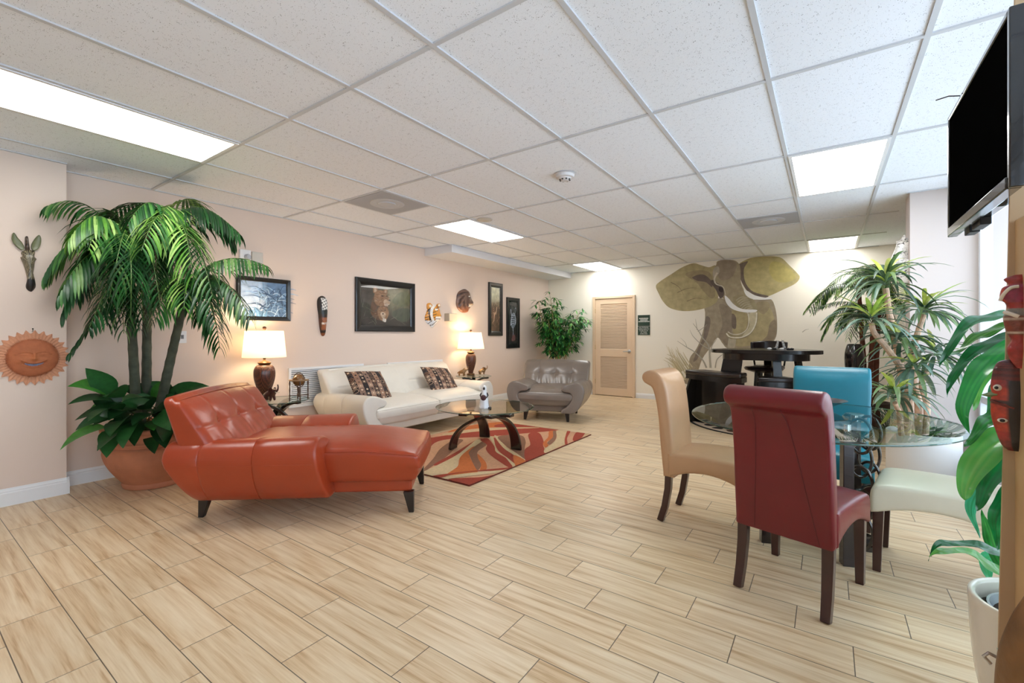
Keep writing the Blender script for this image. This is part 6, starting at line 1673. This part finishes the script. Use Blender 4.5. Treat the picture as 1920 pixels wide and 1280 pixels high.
for i, (u, v, d) in enumerate(tips):
    root = pc + Vector((rnd.uniform(-0.18, 0.2), rnd.uniform(-0.2, 0.15), 0.46))
    tip = PD(u, v, d); vec = tip - root
    base = root + vec * 0.42 + Vector((0, 0, 0.06 + 0.05 * rnd.random()))
    ms.tube([bez([root, root + Vector((0, 0, 0.14)) + vec * 0.15, base], k / 6) for k in range(7)], 0.0035, n=5, colr=srgb(70, 92, 44))
    c = rnd.choice(G_D + G_D + [S(54, 122, 40), S(66, 140, 46)]); d_ = tip - base
    broad_leaf(m, base, d_ + Vector((0, 0, 0.10)), max(0.17, min(0.30, d_.length * 1.05)), rnd.uniform(0.13, 0.17), c, rnd, up=Vector((0.45 + rnd.uniform(-.3, .3), -0.5 + rnd.uniform(-.3, .3), 0.8)), c2=mixc(c, S(60, 120, 60), 0.25))
part('broad_leaf_foliage', m, LEAF, t, world=True, ang=180); part('leaf_stalks', ms, LEAF, t, world=True)

# --- bamboo in the far corner
t = thing('bamboo_plant', 'tall leafy bamboo plant in the corner behind the grey armchair', 'bamboo', (-4.45, 8.10, 0))
m = MB(); m.lathe([(0.14, 0), (0.17, 0.02), (0.19, 0.30), (0.20, 0.32), (0.185, 0.32), (0.175, 0.27), (0.0, 0.27)], n=32); part('pot', m, mat('basket_pot', srgb(120, 88, 60), rough=0.8, bump=0.5, bscale=70), t)
CANE = mat('bamboo_cane', srgb(168, 150, 96), rough=0.6, var=0.25, vscale=12)
rnd = random.Random(31); ml = [MB(), MB(), MB()]
for k in range(17):
    top = PD(rnd.uniform(1008, 1102), rnd.uniform(558, 612), rnd.uniform(8.9, 9.5)); top.x = max(-4.96, top.x); top.y = min(8.6, top.y)
    b0 = Vector((-4.45 + rnd.uniform(-0.10, 0.10), 8.10 + rnd.uniform(-0.10, 0.10), 0.27))
    ctl = Vector(((b0.x + top.x) / 2 + rnd.uniform(-.05, .05), (b0.y + top.y) / 2, 1.1)); pts = [bez([b0, ctl, top], i / 12) for i in range(13)]
    m = MB(); m.tube(pts, [0.009 - 0.005 * i / 12 for i in range(13)], n=7); part('cane', m, CANE, t, world=True)
    for j in range(34):
        q = rnd.uniform(0.28, 1.0) ** 0.8; p = bez([b0, ctl, top], q); a0 = rnd.uniform(0, 2 * pi)
        br = Vector((cos(a0), sin(a0), rnd.uniform(-0.1, 0.6))) * rnd.uniform(0.04, 0.20); e = wallclip(p + br)
        ml[k % 3].tube([p, e], 0.0018, n=4, colr=srgb(130, 130, 70))
        for l in range(5):
            a = a0 + rnd.uniform(-1.2, 1.2); c = rnd.choice([S(28, 92, 48), S(46, 120, 58), S(84, 164, 74), S(62, 142, 66), S(124, 188, 92), S(20, 70, 42)])
            strip_leaf(ml[k % 3], e, Vector((cos(a), sin(a), rnd.uniform(-0.7, 0.4))), rnd.uniform(0.11, 0.17), 0.028, 0.6, c, seg=3)
for q in ml: part('leaves', q, LEAF, t, world=True, ang=180)

# --- areca palm behind the dracaena
t = thing('areca_palm', 'feathery palm with reddish brown trunks by the back wall behind the dracaena', 'palm', (0.46, 7.75, 0))
m = MB(); m.lathe([(0.15, 0), (0.20, 0.02), (0.225, 0.30), (0.23, 0.34), (0.21, 0.34), (0.20, 0.29), (0.0, 0.29)], n=32); part('pot', m, mat('dark_pot', srgb(60, 46, 40), rough=0.5), t)
RTR = mat('red_brown_trunk', srgb(104, 58, 38), rough=0.8, var=0.35, vscale=20, bump=0.6, bscale=40)
crowns = []
for (b0, tp) in (((0.40, 7.72), (1610, 545, 5.95)), ((0.52, 7.78), (1652, 520, 6.0)), ((0.46, 7.68), (1640, 590, 5.85))):
    p0 = Vector((b0[0], b0[1], 0.29)); p1 = PD(*tp); crowns.append(p1)
    pts = [bez([p0, Vector((p0.x, p0.y, 1.0)), p1], i / 24) for i in range(25)]
    m = MB(); m.tube(pts, [0.034 - 0.012 * i / 24 + (0.003 if i % 2 else 0) for i in range(25)], n=12); part('trunk', m, RTR, t, world=True)
rnd = random.Random(41)
for i in range(36):
    c = crowns[i % 3]; a = rnd.uniform(0, 2 * pi) if i > 8 else R(150 + i * 12); L_ = rnd.uniform(0.40, 0.68)
    d = Vector((cos(a), sin(a), 0)); ctl = c + d * L_ * 0.55 + Vector((0, 0, rnd.uniform(0.22, 0.42))); tip = c + d * L_ * (1.15 if i < 9 else 0.85) + Vector((0, 0, rnd.uniform(-0.35, 0.12)))
    for q in (ctl, tip):
        q.x = min(q.x, 0.86); q.y = max(6.2, min(q.y, 8.5))
    m = MB(); frond(m, [c, ctl, tip], 0.16, 26, 0.014, [S(40, 84, 34), S(70, 116, 50), S(96, 140, 64), S(150, 178, 100), S(30, 66, 30)], rnd, 0.7, stem=(0.004, 0.0015)); part('palm_frond', m, LEAF, t, world=True, ang=180)

# --- dracaena in the white cylinder
dc = Vector((0.655, 5.17, 0))
t = thing('dracaena', 'spiky leaved dracaena with twisted bare stems in a white cylinder planter', 'dracaena', dc)
m = MB(); m.lathe([(0.225, 0.0), (0.238, 0.004), (0.24, 0.01), (0.24, 0.405), (0.237, 0.412), (0.228, 0.412), (0.225, 0.406), (0.225, 0.36), (0.0, 0.36)], n=56); part('cylinder_planter', m, mat('planter_white', srgb(232, 230, 228), rough=0.4), t)
m = MB(); m.lathe([(0.225, 0.362), (0.0, 0.385)], n=32, cap=False); part('soil', m, SOIL, t)
STM = mat('dracaena_stem', srgb(198, 164, 138), rough=0.8, var=0.3, vscale=22, bump=0.6, bscale=40)
def cane(pts, r0, r1):
    q = spline([tuple(PD(*p)) for p in pts], 6); n = len(q)
    m = MB(); m.tube(q, [r0 + (r1 - r0) * i / n + (0.0015 if i % 2 else 0) for i in range(n)], n=10); part('stem', m, STM, t, world=True)
cane([(1708, 815, 3.75), (1700, 760, 3.74), (1690, 700, 3.72), (1682, 650, 3.72), (1668, 590, 3.72), (1661, 540, 3.72)], 0.030, 0.020)
cane([(1722, 815, 3.78), (1722, 760, 3.78), (1713, 710, 3.8), (1712, 660, 3.8), (1722, 620, 3.8), (1732, 590, 3.8)], 0.028, 0.018)
cane([(1700, 815, 3.7), (1706, 750, 3.68), (1695, 700, 3.65), (1665, 655, 3.62), (1640, 625, 3.6), (1634, 605, 3.6)], 0.026, 0.018)
cane([(1735, 815, 3.7), (1738, 760, 3.7), (1728, 720, 3.7), (1742, 690, 3.68), (1752, 672, 3.66)], 0.022, 0.015)
cane([(1690, 815, 3.6), (1686, 775, 3.55), (1678, 755, 3.5)], 0.020, 0.015)
rnd = random.Random(51)
BG = [S(56, 92, 68), S(80, 114, 94), S(108, 138, 122), S(44, 72, 48), S(138, 160, 134), S(84, 116, 64), S(110, 138, 78)]
YG = [S(170, 194, 60), S(196, 208, 84), S(136, 172, 56), S(210, 214, 120)]
for (u, v, d, n, L_, up) in ((1660, 530, 3.72, 46, 0.42, 0.55), (1733, 582, 3.8, 44, 0.42, 0.5), (1633, 600, 3.6, 36, 0.38, 0.35), (1688, 640, 3.55, 34, 0.34, 0.3), (1752, 664, 3.66, 36, 0.36, 0.25), (1677, 745, 3.45, 34, 0.36, 0.35), (1712, 690, 3.5, 26, 0.32, 0.1)):
    m = MB(); c0 = PD(u, v, d)
    for k in range(int(n * 1.2)):
        a = rnd.uniform(0, 2 * pi); e = rnd.random()
        dirv = Vector((cos(a), sin(a), up + e * 1.3 - 0.3)); yel = e > 0.87 or rnd.random() < 0.07
        c = rnd.choice(YG if yel else BG)
        p = c0 + Vector((0, 0, e * 0.07 - 0.02)) + Vector((cos(a), sin(a), 0)) * 0.012
        strip_leaf(m, p, dirv, L_ * rnd.uniform(0.7, 1.15) * (0.8 if yel else 1), 0.031, rnd.uniform(1.0, 2.2) * (0.6 if yel else 1), c, seg=7, fold=0.35, colr2=mixc(c, S(190, 200, 120), 0.35) if yel else mixc(c, S(130, 150, 130), 0.25))
    part('leaf_rosette', m, LEAF, t, world=True, ang=180)
m = MB()
for k in range(22):
    a = rnd.uniform(0, 2 * pi); rr_ = rnd.uniform(0.05, 0.19); p = dc + Vector((rr_ * cos(a), rr_ * sin(a), 0.37))
    strip_leaf(m, p, Vector((cos(a) * 0.6, sin(a) * 0.6, 1.2)), rnd.uniform(0.08, 0.15), 0.045, 1.2, rnd.choice([S(50, 110, 66), S(90, 150, 70), S(30, 80, 56), S(150, 180, 80)]), seg=4, prof=ovate)
part('ground_leaves', m, LEAF, t, world=True, ang=180)

# --- tall black floor vase, white head sculpture on the pillar
vp = PD(1602, 700, 5.9)
m = MB(); m.lathe(spline([(0.07, 0.0), (0.075, 0.02), (0.06, 0.1), (0.065, 0.3), (0.085, 0.6), (0.105, 0.85), (0.105, 0.98), (0.085, 1.08), (0.070, 1.11), (0.062, 1.10)], 5), c=(vp.x, vp.y, 0), n=36)
solo('floor_vase', m, mat('black_glaze', srgb(30, 24, 26), rough=0.15, coat=0.6), 'tall glossy black floor vase behind the teal chair and beside the palm trunks', 'vase')
hp = Vector((0.60, 5.74, 1.93))
t = thing('white_head_sculpture', 'white sculpted animal head with black markings mounted on the edge of the pillar', 'wall sculpture', (0.624, 5.76, 1.86))
WSC = mat('white_black_marked', srgb(236, 234, 230), rough=0.35, coat=0.3)
nt = WSC.node_tree; tcn = nt.nodes.new('ShaderNodeTexCoord'); wv = nt.nodes.new('ShaderNodeTexNoise'); wv.inputs['Scale'].default_value = 16; wv.inputs['Distortion'].default_value = 3
mp = nt.nodes.new('ShaderNodeMapping'); mp.inputs['Scale'].default_value = (1, 1, 3.0)
nt.links.new(tcn.outputs['Object'], mp.inputs[0]); nt.links.new(mp.outputs[0], wv.inputs['Vector'])
cr_ = nt.nodes.new('ShaderNodeValToRGB'); cr_.color_ramp.elements[0].position = 0.60; cr_.color_ramp.elements[0].color = srgb(238, 236, 232); cr_.color_ramp.elements[1].position = 0.63; cr_.color_ramp.elements[1].color = srgb(30, 28, 30)
nt.links.new(wv.outputs['Fac'], cr_.inputs[0]); nt.links.new(cr_.outputs[0], nt.nodes['Principled BSDF'].inputs['Base Color'])
nodes = [((-0.02, 0, 0.20), 0.060), ((-0.06, 0, 0.14), 0.072), ((-0.10, 0, 0.06), 0.060), ((-0.14, -0.01, 0.00), 0.042), ((-0.04, 0, -0.02), 0.062), ((-0.015, 0, -0.16), 0.045), ((-0.015, 0.02, 0.30), 0.040)]
skin_obj('head', nodes, [(0, 1), (1, 2), (2, 3), (1, 4), (4, 5), (0, 6)], WSC, t)
for y in (-0.045, 0.045):
    m = MB(); m.sphere((-0.03, y, 0.285), 0.026, 12, 8, sc=(0.5, 0.7, 1.3)); part('ear', m, WSC, t)
m = MB(); m.sphere((-0.155, -0.012, 0.012), 0.018, 12, 8); part('nose', m, BLKM, t)
for y in (-0.05, 0.05):
    m = MB(); m.sphere((-0.100, y, 0.13), 0.011, 10, 8); part('eye', m, BLKM, t)

# --- broad leaved plant in the white pot, right foreground
fc = Vector((0.532, 1.985, 0))
t = thing('corn_plant', 'big green broad strap leaved plant in a white rounded pot at the lower right', 'potted plant', fc)
m = MB(); m.lathe(spline([(0.085, 0.0), (0.105, 0.008), (0.135, 0.08), (0.158, 0.18), (0.170, 0.30), (0.174, 0.39), (0.176, 0.427), (0.170, 0.436), (0.160, 0.432), (0.156, 0.42), (0.155, 0.38)], 4), n=56); part('white_pot', m, mat('pot_white_glaze', srgb(232, 226, 212), rough=0.25, coat=0.5), t)
m = MB(); m.lathe([(0.155, 0.384), (0.0, 0.39)], n=32, cap=False); part('soil', m, SOIL, t)
m = MB(); m.lathe([(0.12, 0.385), (0.128, 0.408), (0.134, 0.408), (0.128, 0.385)], n=40, cap=False); part('nursery_pot_rim', m, mat('clear_liner', srgb(170, 180, 184), rough=0.2), t)
rnd = random.Random(61)
for (dx, dy, hh) in ((0.02, 0.0, 1.15), (-0.03, 0.03, 0.85), (0.03, -0.03, 0.7)):
    m = MB(); m.tube([fc + Vector((dx, dy, 0.40)), fc + Vector((dx * 1.3, dy, hh * 0.7)), fc + Vector((dx * 1.1, dy * 1.2, hh))], [0.014, 0.012, 0.008], n=10); part('stem', m, mat('corn_stem', srgb(96, 110, 60), rough=0.6), t, world=True)
LG = vmat('broad_leaf_gloss', rough=0.32, coat=0.25, trans=0.38, var=0.25, vscale=9)
def big_leaf(pts, w, c, c2, nrm=(-0.35, -0.75, 0.55), wave=0.008, twist=0.0):
    q = [Vector(p) for p in spline([tuple(PD(*p)) for p in pts], 8)]; n = len(q); vs = []; cs = []
    N0 = Vector(nrm).normalized(); K = [-1, -0.82, -0.64, -0.46, -0.28, -0.12, 0, 0.12, 0.28, 0.46, 0.64, 0.82, 1]; ph = rnd.uniform(0, 6)
    for i, p in enumerate(q):
        tt = i / (n - 1); tg = (q[min(n - 1, i + 1)] - q[max(0, i - 1)]).normalized()
        Nn = Matrix.Rotation(twist * tt, 3, tg) @ N0
        side = tg.cross(Nn).normalized(); nn = side.cross(tg).normalized()
        ww = w * 0.43 * max(0.02, sin(pi * (0.10 + 0.90 * tt) ** 0.75)) ** 0.95
        for k in K:
            o_ = abs(k) * 0.22 * ww + wave * abs(k) * sin(tt * 17 + ph + (1.4 if k > 0 else 0))
            vs.append(p + side * k * ww + nn * o_)
            st = 0.5 + 0.5 * sin(k * 13 + ph + 0.6 * sin(tt * 8)); e = abs(k)
            cs.append(mixc(c, c2, (0.25 + 0.6 * st) * (1 - 0.5 * e)))
    m = MB(); m.v = vs; n7 = len(K)
    for i in range(n - 1):
        for k in range(n7 - 1):
            f = (i * n7 + k, i * n7 + k + 1, (i + 1) * n7 + k + 1, (i + 1) * n7 + k); m.f.append(list(f)); m.m.append(0); m.c.append(tuple(cs[j] for j in f))
    part('leaf', m, LG, t, world=True, ang=180)
Ga, Gb, Gc, Gd, Ge = S(16, 128, 62), S(64, 172, 72), S(24, 86, 40), S(132, 190, 92), S(70, 180, 140)
D = 1.36
for pts, w, c, c2 in (
    ([(1930, 600, 1.45), (1890, 592, 1.42), (1840, 598, 1.38), (1795, 630, 1.34), (1762, 688, 1.30)], 0.060, Ga, Gc),
    ([(1930, 620, 1.46), (1885, 612, 1.42), (1838, 630, 1.40), (1800, 655, 1.36), (1750, 668, 1.32)], 0.040, Gc, Gd),
    ([(1930, 640, 1.42), (1880, 655, 1.36), (1836, 700, 1.30), (1806, 760, 1.26), (1818, 814, 1.24)], 0.066, Ga, Gb),
    ([(1930, 615, 1.5), (1892, 640, 1.46), (1862, 680, 1.42), (1836, 730, 1.40), (1826, 770, 1.38)], 0.055, Gb, Gd),
    ([(1930, 690, 1.5), (1895, 705, 1.46), (1866, 735, 1.44), (1850, 790, 1.42)], 0.050, Ga, Gc),
    ([(1930, 630, 1.48), (1878, 635, 1.46), (1830, 660, 1.44), (1790, 700, 1.42), (1776, 745, 1.40)], 0.050, Gc, Ga),
    ([(1935, 660, 1.50), (1890, 668, 1.50), (1850, 690, 1.52), (1815, 735, 1.54)], 0.070, Gb, Gd),
    ([(1930, 770, 1.36), (1880, 776, 1.32), (1845, 798, 1.30), (1808, 838, 1.28)], 0.062, Gc, Gb),
    ([(1930, 800, 1.34), (1880, 822, 1.28), (1840, 858, 1.24), (1812, 912, 1.22), (1810, 938, 1.21)], 0.088, Gb, Gd),
    ([(1930, 820, 1.40), (1890, 850, 1.36), (1855, 900, 1.34), (1832, 958, 1.32)], 0.090, Gc, Ga),
    ([(1920, 860, 1.44), (1870, 880, 1.40), (1835, 920, 1.38), (1822, 960, 1.38), (1838, 1008, 1.38)], 0.048, Ge, Ga),
    ([(1925, 1110, 1.40), (1880, 1075, 1.36), (1830, 1045, 1.32), (1778, 1030, 1.28), (1742, 1044, 1.26)], 0.044, Gb, Gd),
    ([(1925, 1060, 1.42), (1875, 1035, 1.40), (1820, 1022, 1.38), (1765, 1018, 1.36), (1740, 1050, 1.34)], 0.034, Gc, Ga),
    ([(1915, 1110, 1.46), (1870, 1040, 1.46), (1852, 990, 1.46), (1840, 955, 1.46)], 0.045, Gc, Gb),
    ([(1915, 1100, 1.5), (1868, 1048, 1.52), (1850, 1062, 1.53), (1858, 1092, 1.5)], 0.060, Ge, Gb),
    ([(1930, 900, 1.38), (1892, 930, 1.36), (1868, 975, 1.34), (1872, 1030, 1.34)], 0.055, Ga, Gc),
    ([(1935, 560, 1.5), (1960, 540, 1.6), (2010, 560, 1.7), (2050, 620, 1.75)], 0.06, Ga, Gb), ([(1935, 700, 1.5), (1980, 690, 1.6), (2040, 740, 1.7)], 0.07, Gc, Gb)):
    big_leaf(pts, w, c, c2)
